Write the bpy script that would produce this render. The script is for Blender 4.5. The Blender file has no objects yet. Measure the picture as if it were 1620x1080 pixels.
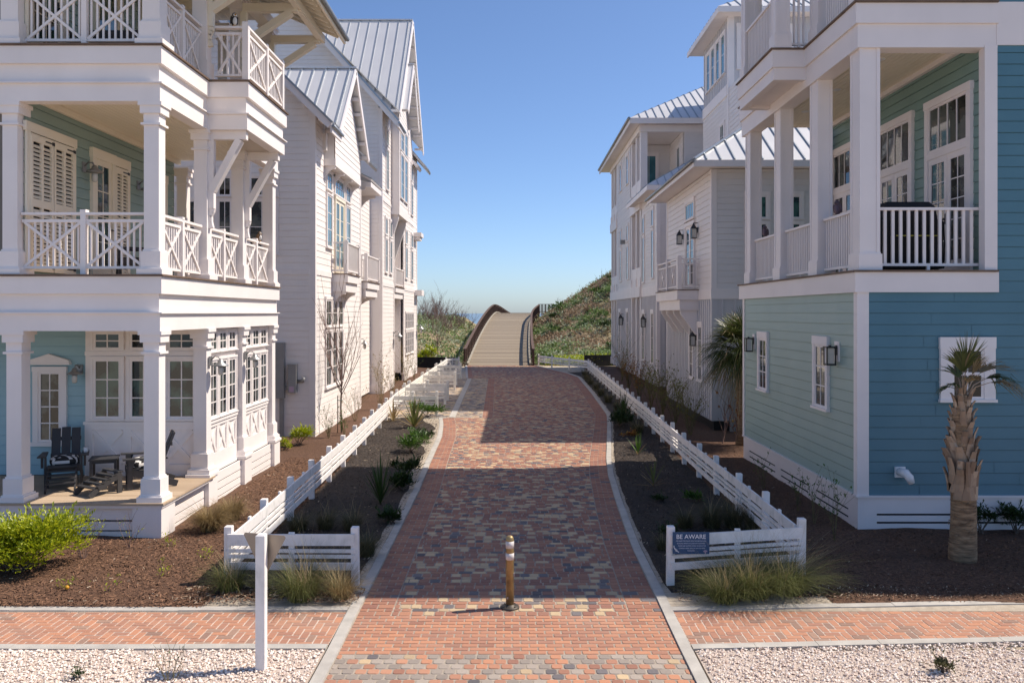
# street between beach houses
SKY_STR,SUN_STR,EXPO,SKY_AIR,SKY_DUST,SKY_OZONE,WBT=.15,4.4,0.36,0.75,0.7,10.0,11.5
# recreated street scene
import bpy, math, random
from mathutils import Vector
R = random.Random(7)
sc = bpy.context.scene
COL = sc.collection
PI = math.pi
F_PX, VX, VY, CH = 1300.0, 815.0, 495.0, 3.9      # focal length in px of a 1620 px wide frame, vanishing point, eye height

def G(px, py):
    """ground point seen at a pixel of the survey photo"""
    d = py - VY
    return ((px-VX)*CH/d, F_PX*CH/d)

# ------------------------------------------------------------------ mesh builder
class MB:
    def __init__(s): s.v=[]; s.f=[]; s.m=[]; s.s=[]; s.cur=0; s.smooth=False
    def face(s, idx):
        s.f.append(idx); s.m.append(s.cur); s.s.append(s.smooth)
    def poly(s, pts):
        n=len(s.v); s.v.extend([tuple(p) for p in pts]); s.face(list(range(n,n+len(pts))))
    def box(s, x0,x1,y0,y1,z0,z1):
        if x0>x1: x0,x1=x1,x0
        if y0>y1: y0,y1=y1,y0
        if z0>z1: z0,z1=z1,z0
        n=len(s.v)
        s.v.extend([(x0,y0,z0),(x1,y0,z0),(x1,y1,z0),(x0,y1,z0),(x0,y0,z1),(x1,y0,z1),(x1,y1,z1),(x0,y1,z1)])
        for q in ((3,2,1,0),(4,5,6,7),(0,1,5,4),(1,2,6,5),(2,3,7,6),(3,0,4,7)): s.face([n+i for i in q])
    def cbox(s, x0,x1,y0,y1,z0,z1,c=.012):
        """box with a chamfered top rim"""
        s.box(x0,x1,y0,y1,z0,z1-c)
        n=len(s.v)
        s.v.extend([(x0,y0,z1-c),(x1,y0,z1-c),(x1,y1,z1-c),(x0,y1,z1-c),(x0+c,y0+c,z1),(x1-c,y0+c,z1),(x1-c,y1-c,z1),(x0+c,y1-c,z1)])
        for q in ((4,5,6,7),(0,1,5,4),(1,2,6,5),(2,3,7,6),(3,0,4,7)): s.face([n+i for i in q])
    def loft(s, A, B, cap=True):
        n=len(s.v); k=len(A); s.v.extend([tuple(p) for p in A]+[tuple(p) for p in B])
        for i in range(k):
            j=(i+1)%k; s.face([n+i,n+j,n+k+j,n+k+i])
        if cap: s.face([n+i for i in range(k)][::-1]); s.face([n+k+i for i in range(k)])
    def bar(s, p0, p1, w, h=None, up=(0,0,1)):
        h=h or w
        p0=Vector(p0); p1=Vector(p1); t=(p1-p0).normalized(); u=Vector(up)
        if abs(t.dot(u))>.98: u=Vector((0,1,0))
        a=t.cross(u).normalized(); b=a.cross(t)
        o=[a*(w/2)*i+b*(h/2)*j for i,j in ((-1,-1),(1,-1),(1,1),(-1,1))]
        s.loft([p0+q for q in o],[p1+q for q in o])
    def tube(s, pts, rad, n=6, cap=True, smooth=True):
        pts=[Vector(p) for p in pts]
        if not isinstance(rad,(list,tuple)): rad=[rad]*len(pts)
        sm=s.smooth; s.smooth=smooth
        b0=len(s.v)
        for i,p in enumerate(pts):
            t=(pts[min(i+1,len(pts)-1)]-pts[max(i-1,0)])
            if t.length<1e-9: t=Vector((0,0,1))
            t.normalize()
            u=Vector((1,0,0)) if abs(t.x)<.9 else Vector((0,1,0))
            a=t.cross(u).normalized(); b=t.cross(a)
            for k in range(n):
                an=2*PI*k/n; s.v.append(tuple(p+(a*math.cos(an)+b*math.sin(an))*rad[i]))
        for i in range(len(pts)-1):
            for k in range(n):
                j=(k+1)%n; s.face([b0+i*n+k,b0+i*n+j,b0+(i+1)*n+j,b0+(i+1)*n+k])
        s.smooth=False
        if cap:
            s.face([b0+k for k in range(n)][::-1]); s.face([b0+(len(pts)-1)*n+k for k in range(n)])
        s.smooth=sm
    def lathe(s, c, prof, n=16, smooth=True):
        """prof: list of (r,z) about a vertical axis at c"""
        s.tube([(c[0],c[1],c[2]+z) for r,z in prof],[r for r,z in prof],n,True,smooth)
    def ell(s, c, r, n=10, m=7, rot=None):
        b0=len(s.v); sm=s.smooth; s.smooth=True
        for i in range(m+1):
            th=PI*i/m
            for k in range(n):
                ph=2*PI*k/n
                p=Vector((r[0]*math.sin(th)*math.cos(ph), r[1]*math.sin(th)*math.sin(ph), r[2]*math.cos(th)))
                if rot is not None: p=rot@p
                s.v.append((c[0]+p.x,c[1]+p.y,c[2]+p.z))
        for i in range(m):
            for k in range(n):
                j=(k+1)%n; s.face([b0+i*n+k,b0+(i+1)*n+k,b0+(i+1)*n+j,b0+i*n+j])
        s.smooth=sm

ORG={}
def obj(name, mb, mats, parent=None, loc=None):
    """one linked mesh object; vertices are given in the space of the thing it belongs to plus that thing's location"""
    o0=ORG.get(parent.name,(0,0,0)) if parent else (loc or (0,0,0))
    me=bpy.data.meshes.new(name)
    me.from_pydata([(x-o0[0],y-o0[1],z-o0[2]) for x,y,z in mb.v],[],mb.f)
    if not isinstance(mats,(list,tuple)): mats=[mats]
    for m in mats: me.materials.append(m)
    me.polygons.foreach_set('material_index',mb.m)
    me.polygons.foreach_set('use_smooth',mb.s)
    me.update()
    ob=bpy.data.objects.new(name,me); COL.objects.link(ob)
    if parent: ob.parent=parent
    else: ob.location=o0
    ORG[ob.name]=o0
    return ob
def tag(o,label,cat,group=None,kind=None):
    if label: o['label']=label
    if cat: o['category']=cat
    if group: o['group']=group
    if kind: o['kind']=kind
    return o
def thing(name,label,cat,loc=(0,0,0),group=None):
    o=bpy.data.objects.new(name,None); COL.objects.link(o); o.location=loc; o.empty_display_size=.2
    ORG[o.name]=loc
    return tag(o,label,cat,group)
def structure(name,mb,mats,kind='structure'):
    o=obj(name,mb,mats); o['kind']=kind; return o
def dup(o,parent=None,**kw):
    c=o.copy(); COL.objects.link(c); c.parent=parent
    for ch in list(o.children): dup(ch,c)
    for k,v in kw.items(): c[k]=v
    return c

# ------------------------------------------------------------------ materials
def lin(r,g,b):
    f=lambda c: (c/255/12.92 if c/255<=.04045 else ((c/255+.055)/1.055)**2.4)
    return (f(r),f(g),f(b))
def mat(name, c, c2=None, rough=.6, scale=3.0, bump=0.0, bscale=60.0, metal=0.0, spec=.4, island=False, trans=0.0, streak=None, detail=4.0, stretch=None, contrast=(.3,.7)):
    m=bpy.data.materials.new(name); m.use_nodes=True
    nt=m.node_tree; N=nt.nodes; L=nt.links; N.clear()
    out=N.new('ShaderNodeOutputMaterial'); p=N.new('ShaderNodeBsdfPrincipled')
    p.inputs['Roughness'].default_value=rough; p.inputs['Metallic'].default_value=metal
    p.inputs['Specular IOR Level'].default_value=spec
    geo=N.new('ShaderNodeNewGeometry')
    vec=geo.outputs['Position']
    if stretch:
        mp=N.new('ShaderNodeMapping'); mp.inputs['Scale'].default_value=stretch; L.new(vec,mp.inputs['Vector']); vec=mp.outputs['Vector']
    if c2 is None: c2=tuple(min(1,x*.86) for x in c)
    rmp=N.new('ShaderNodeValToRGB'); e=rmp.color_ramp.elements
    e[0].position,e[1].position=contrast; e[0].color=(*c2,1); e[1].color=(*c,1)
    nz=N.new('ShaderNodeTexNoise'); nz.inputs['Scale'].default_value=scale; nz.inputs['Detail'].default_value=detail; L.new(vec,nz.inputs['Vector'])
    if island:
        ad=N.new('ShaderNodeMath'); ad.operation='MULTIPLY_ADD'; ad.inputs[1].default_value=.8
        m2=N.new('ShaderNodeMath'); m2.operation='MULTIPLY'; m2.inputs[1].default_value=.25; L.new(nz.outputs['Fac'],m2.inputs[0])
        L.new(geo.outputs['Random Per Island'],ad.inputs[0]); L.new(m2.outputs[0],ad.inputs[2]); L.new(ad.outputs[0],rmp.inputs[0])
        e[0].position,e[1].position=.1,.95
    else: L.new(nz.outputs['Fac'],rmp.inputs[0])
    colr=rmp.outputs[0]
    if streak:
        s2=N.new('ShaderNodeTexNoise'); s2.inputs['Scale'].default_value=streak[1]; s2.inputs['Detail'].default_value=6
        mp=N.new('ShaderNodeMapping'); mp.inputs['Scale'].default_value=streak[3] if len(streak)>3 else (1,1,.25)
        L.new(geo.outputs['Position'],mp.inputs['Vector']); L.new(mp.outputs['Vector'],s2.inputs['Vector'])
        r2=N.new('ShaderNodeValToRGB'); r2.color_ramp.elements[0].position=.52; r2.color_ramp.elements[1].position=.8
        r2.color_ramp.elements[0].color=(0,0,0,1); r2.color_ramp.elements[1].color=(streak[2],)*3+(1,)
        L.new(s2.outputs['Fac'],r2.inputs[0])
        mx=N.new('ShaderNodeMixRGB'); L.new(r2.outputs[0],mx.inputs[0]); L.new(colr,mx.inputs[1]); mx.inputs[2].default_value=(*streak[0],1); colr=mx.outputs[0]
    L.new(colr,p.inputs['Base Color'])
    if bump:
        b=N.new('ShaderNodeBump'); b.inputs['Strength'].default_value=bump; b.inputs['Distance'].default_value=.02
        bn=N.new('ShaderNodeTexNoise'); bn.inputs['Scale'].default_value=bscale; bn.inputs['Detail'].default_value=5; L.new(vec,bn.inputs['Vector'])
        L.new(bn.outputs['Fac'],b.inputs['Height']); L.new(b.outputs[0],p.inputs['Normal'])
    sh=p.outputs[0]
    if trans:
        tr=N.new('ShaderNodeBsdfTranslucent'); L.new(colr,tr.inputs['Color']); mxs=N.new('ShaderNodeMixShader'); mxs.inputs[0].default_value=trans
        L.new(p.outputs[0],mxs.inputs[1]); L.new(tr.outputs[0],mxs.inputs[2]); sh=mxs.outputs[0]
    L.new(sh,out.inputs['Surface'])
    return m
M={}
W=(.86,.80,.765)
M['white']=mat('white_paint',W,(.81,.75,.715),rough=.5,scale=1.3,bump=.04,bscale=30,streak=((.55,.53,.49),2.2,.10))
M['siding']=mat('white_siding_paint',(.86,.80,.755),(.81,.755,.715),rough=.55,scale=.9,bump=.05,bscale=25,streak=((.55,.53,.5),1.5,.12))
M['cream']=mat('cream_ceiling_paint',(.85,.77,.62),(.81,.73,.585),rough=.5,scale=1)
M['fence']=mat('weathered_white_paint',(.84,.80,.77),(.76,.73,.70),rough=.6,scale=4,bump=.1,bscale=40,streak=((.36,.37,.33),6,.6,(1,1,.6)))
M['fence_old']=mat('grimy_white_paint',(.88,.85,.79),(.80,.77,.70),rough=.7,scale=5,bump=.12,bscale=40,streak=((.42,.41,.35),6,.5,(1,1,1)))
M['sage']=mat('sage_siding_paint',(.27,.37,.33),(.25,.345,.31),rough=.5,scale=1.2)
M['aqua']=mat('pale_aqua_siding_paint',(.31,.50,.55),(.28,.46,.51),rough=.5,scale=1.2)
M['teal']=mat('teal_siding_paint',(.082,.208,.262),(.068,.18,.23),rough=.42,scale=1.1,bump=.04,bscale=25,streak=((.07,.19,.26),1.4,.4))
M['teal_lane_lit']=mat('teal_siding_lane_lit',(.30,.41,.375),(.265,.37,.34),rough=.42,scale=1.1,bump=.04,bscale=25,streak=((.22,.37,.36),1.4,.3))  # lane-side copy of the teal, paler with sheen and bounce light put in
M['grey_lap']=mat('pale_grey_siding_paint',(.74,.69,.665),(.70,.65,.63),rough=.5,scale=1.0)
M['grey_batten']=mat('grey_batten_paint',(.58,.565,.575),(.54,.525,.54),rough=.5,scale=1.0)
M['trimgrey']=mat('warm_white_trim_paint',(.82,.755,.73),(.77,.71,.69),rough=.5,scale=1.2,streak=((.5,.47,.44),2,.12))
M['metal_roof']=mat('galvanized_roof_metal',(.66,.655,.655),(.60,.60,.605),rough=.42,scale=.7,metal=.25,streak=((.55,.55,.56),1.2,.35))
M['seam']=mat('roof_seam_metal',(.40,.44,.47),(.35,.38,.41),rough=.4,metal=.5)  # darker than the panels: seam shadows put into the tone
M['glass']=mat('window_glass',(.075,.09,.08),(.006,.010,.010),rough=.025,scale=2.2,spec=.9,contrast=(.46,.56))
M['glass_green']=mat('green_tinted_glass',(.05,.12,.095),(.010,.022,.02),rough=.03,scale=1.9,spec=1.0,contrast=(.44,.58))
M['glass_dark']=mat('dark_window_glass',(.022,.026,.026),(.006,.008,.008),rough=.03,scale=2.0,spec=.45)
M['glass_sky']=mat('sky_reflection_glass',(.06,.20,.24),(.035,.12,.15),rough=.03,scale=.9,spec=1.0,contrast=(.42,.6))  # reflected sky put into the pane colour
M['dark']=mat('dark_void',(.012,.012,.013),rough=.9)
M['black']=mat('black_metal',(.018,.018,.02),rough=.4,spec=.5)
M['grey_metal']=mat('galvanized_metal',(.34,.34,.33),(.27,.27,.27),rough=.45,metal=.6,scale=6)
M['box_grey']=mat('grey_utility_paint',(.30,.30,.29),(.26,.26,.25),rough=.5)
M['lampglass']=mat('frosted_lamp_glass',(.62,.60,.54),(.5,.48,.44),rough=.2)
M['deck']=mat('deck_wood',(.52,.395,.275),(.40,.29,.195),rough=.7,scale=3,bump=.15,bscale=20,island=True)
M['deck_edge']=mat('brown_deck_edge',(.20,.13,.09),(.13,.085,.06),rough=.7)
M['charcoal']=mat('charcoal_plastic',(.050,.048,.050),(.040,.039,.041),rough=.5,bump=.05,bscale=80)
M['concrete']=mat('pale_concrete',(.50,.47,.42),(.38,.355,.32),rough=.85,scale=3.5,bump=.25,bscale=50,streak=((.25,.23,.20),4,.45,(1,1,1)))
M['p_red']=mat('red_clay_paver',(.43,.205,.125),(.26,.12,.09),rough=.8,scale=25,bump=.35,bscale=120,island=True,streak=((.40,.29,.21),.7,.3,(1,1,1)))
M['p_orange']=mat('orange_clay_paver',(.52,.24,.14),(.36,.18,.125),rough=.8,scale=25,bump=.3,bscale=120,island=True,streak=((.45,.36,.29),1.1,.35,(1,1,1)))
M['p_tan']=mat('tan_paver',(.60,.44,.265),(.43,.315,.20),rough=.8,scale=25,bump=.35,bscale=120,island=True,streak=((.36,.27,.19),.7,.3,(1,1,1)))
M['p_char']=mat('charcoal_paver',(.185,.165,.165),(.105,.095,.10),rough=.8,scale=25,bump=.35,bscale=120,island=True,streak=((.30,.24,.19),.7,.35,(1,1,1)))
M['p_grey']=mat('grey_paver',(.40,.335,.28),(.25,.21,.18),rough=.8,scale=25,bump=.35,bscale=120,island=True)
M['p_brown']=mat('brown_clay_paver',(.38,.235,.17),(.27,.165,.125),rough=.8,scale=25,bump=.3,bscale=120,island=True)
M['mortar']=mat('sand_joint',(.42,.36,.29),(.26,.215,.175),rough=.95,scale=6)
M['mortar_l']=mat('pale_sand_joint',(.62,.54,.46),(.46,.36,.29),rough=.95,scale=5)
M['mulch']=mat('brown_mulch',(.165,.084,.048),(.056,.028,.017),rough=.95,scale=22,bump=1.0,bscale=45,detail=8)
M['mulch_chip']=mat('brown_mulch_chips',(.245,.128,.074),(.064,.032,.019),rough=.9,island=True,scale=30)
M['mulch_pale']=mat('pale_wood_chips',(.50,.40,.29),(.28,.21,.15),rough=.9,island=True,scale=30)
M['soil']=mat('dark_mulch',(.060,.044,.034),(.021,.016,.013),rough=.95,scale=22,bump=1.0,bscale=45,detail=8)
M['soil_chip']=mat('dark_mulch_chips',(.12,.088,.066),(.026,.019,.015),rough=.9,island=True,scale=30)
M['sand']=mat('pale_sand',(.50,.43,.34),(.36,.30,.23),rough=.95,scale=9,bump=.5,bscale=60)
M['gravel']=mat('shell_gravel_base',(.66,.57,.50),(.36,.28,.23),rough=.95,scale=60,bump=.8,bscale=70)
M['pebble']=mat('crushed_shell_pebbles',(.92,.83,.74),(.60,.45,.36),rough=.8,island=True,scale=40)
M['bronze']=mat('aged_bronze_paint',(.42,.30,.14),(.28,.195,.09),rough=.42,scale=9,metal=.55,spec=.5,streak=((.07,.045,.03),7,.6,(1,1,1)))
M['reflect']=mat('white_reflective_tape',(.68,.64,.62),(.5,.47,.45),rough=.45,scale=12,streak=((.35,.3,.27),20,.5,(1,1,1)))
M['alu']=mat('sign_back_aluminium',(.37,.30,.235),(.32,.26,.205),rough=.45,scale=3,metal=.25)
M['navy']=mat('navy_sign_face',(.018,.072,.165),(.016,.062,.145),rough=.45)
M['letter']=mat('white_lettering',(.82,.82,.86),(.8,.8,.83),rough=.5)
M['letter_small']=mat('pale_blue_small_lettering',(.60,.64,.74),(.56,.6,.7),rough=.5)
M['pink']=mat('pale_pink_emblem',(.50,.36,.45),(.46,.33,.41),rough=.5)
M['bridge']=mat('weathered_boardwalk_wood',(.35,.285,.205),(.19,.15,.11),rough=.85,island=True,scale=3,bump=.2,bscale=30,stretch=(.6,8,1))
M['bridge_rail']=mat('brown_railing_wood',(.145,.088,.062),(.075,.045,.034),rough=.8,scale=6,bump=.2,bscale=30)
M['bridge_kerb']=mat('pale_kerb_wood',(.40,.36,.29),(.28,.25,.20),rough=.85,scale=4)
M['dune']=mat('dune_scrub_ground',(.22,.20,.095),(.30,.215,.145),rough=.95,scale=.55,bump=1.0,bscale=3.5,detail=10,streak=((.42,.33,.25),.8,.7,(1,1,1)))
M['dune_leaf_g']=mat('dune_green_leaves',(.24,.34,.12),(.08,.14,.045),rough=.6,island=True,trans=.25)
M['dune_leaf_p']=mat('dune_silvery_leaves',(.42,.47,.34),(.23,.30,.19),rough=.6,island=True,trans=.2)
M['dune_leaf_b']=mat('dune_dry_leaves',(.40,.29,.19),(.19,.13,.08),rough=.7,island=True,trans=.2)
M['leaf_lime']=mat('bright_green_leaves',(.54,.56,.035),(.19,.27,.016),rough=.4,island=True,trans=.4)
M['leaf_green']=mat('green_leaves',(.10,.20,.03),(.035,.085,.015),rough=.4,island=True,trans=.3)
M['leaf_olive']=mat('olive_leaves',(.27,.27,.06),(.10,.115,.03),rough=.5,island=True,trans=.3)
M['leaf_dark']=mat('dark_green_leaves',(.045,.085,.02),(.018,.036,.010),rough=.4,island=True,trans=.25)
M['leaf_autumn']=mat('red_and_yellow_leaves',(.40,.24,.04),(.22,.04,.02),rough=.5,island=True,trans=.3)
M['grass_green']=mat('olive_grass_blades',(.19,.21,.065),(.075,.085,.028),rough=.6,island=True,trans=.3)
M['grass_tan']=mat('straw_grass_blades',(.42,.305,.145),(.16,.105,.045),rough=.6,island=True,trans=.3)
M['grass_dull']=mat('dull_grass_blades',(.13,.125,.055),(.055,.052,.025),rough=.6,island=True,trans=.3)
M['grass_seed']=mat('pale_seed_stalks',(.55,.44,.25),(.33,.24,.12),rough=.7,island=True,trans=.2)
M['twig']=mat('grey_brown_bark',(.20,.145,.11),(.11,.075,.06),rough=.85,scale=10)
M['twig_red']=mat('reddish_bare_twigs',(.26,.17,.14),(.15,.095,.085),rough=.85,scale=10)
M['stem']=mat('olive_stems',(.20,.17,.07),(.12,.095,.045),rough=.8,scale=10)
M['palm_fiber']=mat('palm_trunk_fiber',(.40,.265,.155),(.13,.08,.048),rough=.9,scale=5,bump=.8,bscale=12,stretch=(1,1,6))
M['palm_boot']=mat('palm_leaf_bases',(.48,.36,.26),(.20,.13,.085),rough=.85,island=True,scale=9,bump=.3,bscale=30)
M['palm_leaf']=mat('palm_fronds',(.115,.135,.035),(.035,.055,.014),rough=.4,island=True,trans=.25)
M['palm_dry']=mat('dry_palm_fronds',(.38,.29,.16),(.19,.14,.07),rough=.6,island=True,trans=.25)
M['cushion_w']=mat('white_cushion_fabric',(.72,.70,.68),rough=.9)
M['cushion_b']=mat('black_cushion_fabric',(.02,.02,.022),rough=.9)
M['mug']=mat('white_ceramic',(.75,.74,.73),rough=.3)
M['silt']=mat('black_silt_fabric',(.022,.022,.022),(.015,.015,.015),rough=.7)
M['bird_w']=mat('white_feather_paint',(.72,.69,.64),rough=.6)
M['bird_k']=mat('black_feather_paint',(.03,.025,.025),rough=.6)
M['bird_o']=mat('orange_beak_paint',(.60,.33,.08),rough=.6)
M['bird_br']=mat('brown_feather_paint',(.20,.11,.055),rough=.6)
M['bird_p']=mat('mauve_grey_feather_paint',(.20,.13,.15),(.09,.065,.08),rough=.6,scale=30)
M['interior']=mat('plain_interior',(.20,.19,.17),rough=.9)
M['orange']=mat('orange_fruit',(.75,.36,.03),rough=.4)
M['plastic_w']=mat('white_vinyl',(.80,.80,.80),rough=.4)

def sea_mat():
    m=mat('sea_water',(.17,.23,.27),(.14,.20,.24),rough=.3,scale=.05,bump=.3,bscale=.4); return m
M['sea']=sea_mat()

# ------------------------------------------------------------------ wall frames: u along the wall, d outwards, z up
class Face:
    def __init__(s,kind,c): s.k=kind; s.c=c
    def p(s,u,d,z):
        if s.k=='S': return (u,s.c-d,z)
        if s.k=='N': return (u,s.c+d,z)
        if s.k=='E': return (s.c+d,u,z)
        return (s.c-d,u,z)
    def box(s,mb,u0,u1,d0,d1,z0,z1):
        a=s.p(u0,d0,z0); b=s.p(u1,d1,z1); mb.box(a[0],b[0],a[1],b[1],a[2],b[2])
    def prism(s,mb,poly,d0,d1):
        mb.loft([s.p(u,d0,z) for u,z in poly],[s.p(u,d1,z) for u,z in poly])
    def strip(s,mb,a,b,w,d0,d1):
        """flat bar from a to b (u,z) of width w"""
        dx,dz=b[0]-a[0],b[1]-a[1]; l=math.hypot(dx,dz); nx,nz=-dz/l*w/2,dx/l*w/2
        s.prism(mb,[(a[0]+nx,a[1]+nz),(b[0]+nx,b[1]+nz),(b[0]-nx,b[1]-nz),(a[0]-nx,a[1]-nz)],d0,d1)
def clip(poly,z,keep_above):
    out=[]; n=len(poly)
    for i in range(n):
        a=poly[i]; b=poly[(i+1)%n]
        ia=(a[1]>=z) if keep_above else (a[1]<=z); ib=(b[1]>=z) if keep_above else (b[1]<=z)
        if ia: out.append(a)
        if ia!=ib:
            t=(z-a[1])/(b[1]-a[1]); out.append((a[0]+(b[0]-a[0])*t,z))
    return out
def lap(mb,F,poly,e=.2,proud=.013,thick=.12,z0=None):
    """horizontal lap siding on a convex wall polygon, with a solid backing"""
    zs=[p[1] for p in poly]; zmin,zmax=min(zs),max(zs)
    z=z0 if z0 is not None else zmin
    F.prism(mb,poly,-thick,-.022)
    gap=.013
    while z<zmax-1e-6:
        q=clip(clip(poly,z,True),z+e-gap,False)
        g=clip(clip(poly,z+e-gap,True),z+e,False)
        if len(g)>=3: mb.poly([F.p(u,-.009,zz) for u,zz in g])
        if len(q)>=3 and max(p[1] for p in q)-min(p[1] for p in q)>1e-4:
            us=[p[0] for p in q]; cuts=[]; uu=min(us)+R.uniform(.8,3.6)
            while uu<max(us)-.5: cuts.append(uu); uu+=R.uniform(2.6,3.66)
            swap=[(b_,a_) for a_,b_ in q]; lo=min(us)
            for cu in cuts+[max(us)+1]:
                pc=clip(clip(swap,lo,True),cu-.003 if cu<max(us) else cu,False); dj=R.uniform(-.0018,.0018)
                if len(pc)>=3: mb.poly([F.p(u,.004+dj+(proud-.004)*(1-(zz-z)/e),zz) for zz,u in pc])
                lo=cu+.003
            bot=[p for p in q if abs(p[1]-z)<1e-6]
            if len(bot)>=2:
                ua,ub=min(p[0] for p in bot),max(p[0] for p in bot)
                mb.poly([F.p(ua,proud,z),F.p(ub,proud,z),F.p(ub,-.009,z),F.p(ua,-.009,z)])
            top=[p for p in q if abs(p[1]-(z+e-gap))<1e-6]
            if len(top)>=2:
                ua,ub=min(p[0] for p in top),max(p[0] for p in top); zt=z+e-gap; dt=.004+(proud-.004)*gap/e
                mb.poly([F.p(ua,dt,zt),F.p(ub,dt,zt),F.p(ub,-.009,zt),F.p(ua,-.009,zt)])
        z+=e
def batten(mb,F,u0,u1,z0,z1,step=.3,thick=.12):
    F.box(mb,u0,u1,-thick,0,z0,z1)
    u=u0+step/2
    while u<u1:
        F.box(mb,u-.025,u+.025,-.002,.032,z0,z1); u+=step

def window(parent,F,u0,u1,z0,z1,cols=2,rows=3,casing=.09,head=.12,sill=.05,glass='glass',m='white',sash=.05,base=.03,name='window',split=None):
    """u0..z1 is the glazed opening incl. sash; casing goes outside it"""
    f=MB()
    c0,c1=base,base+.035
    F.box(f,u0-casing,u0,-.01,c1,z0-.001,z1); F.box(f,u1,u1+casing,-.01,c1,z0-.001,z1)
    F.box(f,u0-casing-.01,u1+casing+.01,-.01,c1+.006,z1,z1+head)
    if sill: F.box(f,u0-casing-.02,u1+casing+.02,-.01,c1+.03,z0-sill,z0)
    # sash
    s0,s1=-.01,base+.02
    F.box(f,u0,u0+sash,s0,s1,z0,z1); F.box(f,u1-sash,u1,s0,s1,z0,z1)
    F.box(f,u0+sash,u1-sash,s0,s1,z0,z0+sash); F.box(f,u0+sash,u1-sash,s0,s1,z1-sash,z1)
    a,b,c,d=u0+sash,u1-sash,z0+sash,z1-sash
    mw=.011
    for i in range(1,cols):
        u=a+(b-a)*i/cols; F.box(f,u-mw,u+mw,s0,base+.014,c,d)
    for j in range(1,rows):
        z=c+(d-c)*j/rows; w=mw if split is None or j!=split else .028
        F.box(f,a,b,s0,base+(.012 if w==mw else .018),z-w,z+w)
    fo=obj(name,f,M[m],parent)
    g=MB(); tilt=R.uniform(-.0025,.0025)
    pts=[(a,base+.004+tilt,c),(b,base+.004-tilt,c),(b,base+.004-tilt,d),(a,base+.004+tilt,d)]
    g.loft([F.p(*p) for p in pts],[F.p(p[0],p[1]-.012,p[2]) for p in pts])
    obj('glass',g,M[glass],fo)
    return fo

def roof_plane(mb_roof,mb_seam,poly,e,s,step=.42,thick=.10,sw=.022,sh=.045,off=.2,edge=True):
    """poly: planar 3D points; e eave direction, s up-slope direction"""
    e=Vector(e).normalized(); s=Vector(s).normalized(); n=e.cross(s).normalized()
    if n.z<0: n=-n
    P=[Vector(p) for p in poly]
    mb_roof.loft(P,[p-n*thick for p in P])
    o=P[0]; q=[((p-o).dot(e),(p-o).dot(s)) for p in P]
    a0=min(x for x,_ in q); a1=max(x for x,_ in q); a=a0+step*off
    while a<a1:
        hits=[]
        for i in range(len(q)):
            (xa,ya),(xb,yb)=q[i],q[(i+1)%len(q)]
            if (xa-a)*(xb-a)<0: hits.append(ya+(yb-ya)*(a-xa)/(xb-xa))
        if len(hits)>=2 and max(hits)-min(hits)>.15:
            b0,b1=min(hits),max(hits)
            c=[o+e*(a-sw)+s*b0,o+e*(a+sw)+s*b0,o+e*(a+sw)+s*b1,o+e*(a-sw)+s*b1]
            mb_seam.loft([x+n*.001 for x in c],[x+n*sh for x in c])
        a+=step
# ================================================================== CAMERA, SKY, SUN
cam=bpy.data.cameras.new('camera'); co=bpy.data.objects.new('camera',cam); COL.objects.link(co)
cam.sensor_width=36; cam.lens=F_PX/1620*36; cam.shift_x=-5/1620; cam.shift_y=-45/1620
cam.clip_start=.1; cam.clip_end=9000
co.location=(0,0,CH); co.rotation_euler=(PI/2,0,0); sc.camera=co
SUN_EL=math.radians(52); SX,SY=.974,.227
sun_dir=Vector((SX*math.cos(SUN_EL),SY*math.cos(SUN_EL),math.sin(SUN_EL))).normalized()
w=bpy.data.worlds.new('World'); sc.world=w; w.use_nodes=True
nt=w.node_tree; bg=nt.nodes['Background']; sky=nt.nodes.new('ShaderNodeTexSky'); sky.sky_type='NISHITA'
sky.sun_disc=False; sky.sun_elevation=SUN_EL; sky.sun_rotation=math.atan2(SX,SY)
sky.air_density=SKY_AIR; sky.dust_density=SKY_DUST; sky.ozone_density=SKY_OZONE; sky.altitude=0
nt.links.new(sky.outputs[0],bg.inputs[0]); bg.inputs[1].default_value=SKY_STR
sl=bpy.data.lights.new('sun','SUN'); sl.energy=SUN_STR; sl.angle=math.radians(.5); sl.color=(1,.965,.92)
so=bpy.data.objects.new('sun',sl); COL.objects.link(so); so.rotation_euler=(-sun_dir).to_track_quat('-Z','Y').to_euler(); so.location=(20,5,30)
sc.view_settings.view_transform='Standard'; sc.view_settings.look='None'; sc.view_settings.exposure=EXPO; sc.view_settings.gamma=1
sc.view_settings.use_white_balance=True; sc.view_settings.white_balance_temperature=7350; sc.view_settings.white_balance_tint=WBT
sc.cycles.max_bounces=10; sc.cycles.diffuse_bounces=7

# ================================================================== GROUND
def interp(tab,y):
    if y<=tab[0][0]: return tab[0][1]
    for (a,xa),(b,xb) in zip(tab,tab[1:]):
        if y<=b: return xa+(xb-xa)*(y-a)/(b-a)
    return tab[-1][1]
XL=[(4,-2.16),(9,-2.18),(18,-2.25),(21.5,-2.36),(26,-2.46),(29,-2.68),(30.6,-2.86)]
XLF=[(49,-2.95),(61.2,-3.72)]
XR=[(4,2.04),(9,2.06),(14,2.10),(16.4,2.2),(19.7,2.38),(21.9,2.57),(28.8,3.38),(31.5,3.66),(40,3.85),(50,3.97),(53.4,3.5),(61.2,1.5)]
CW=.15
g=MB(); g.box(-600,600,-60,170,-.6,-.05)
structure('ground',g,M['sand'])
s=MB(); n=24
s.poly([(-4000,150,-1.2),(4000,150,-1.2),(6000,8000,-1.2),(-6000,8000,-1.2)])
structure('sea',s,M['sea'])

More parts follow.
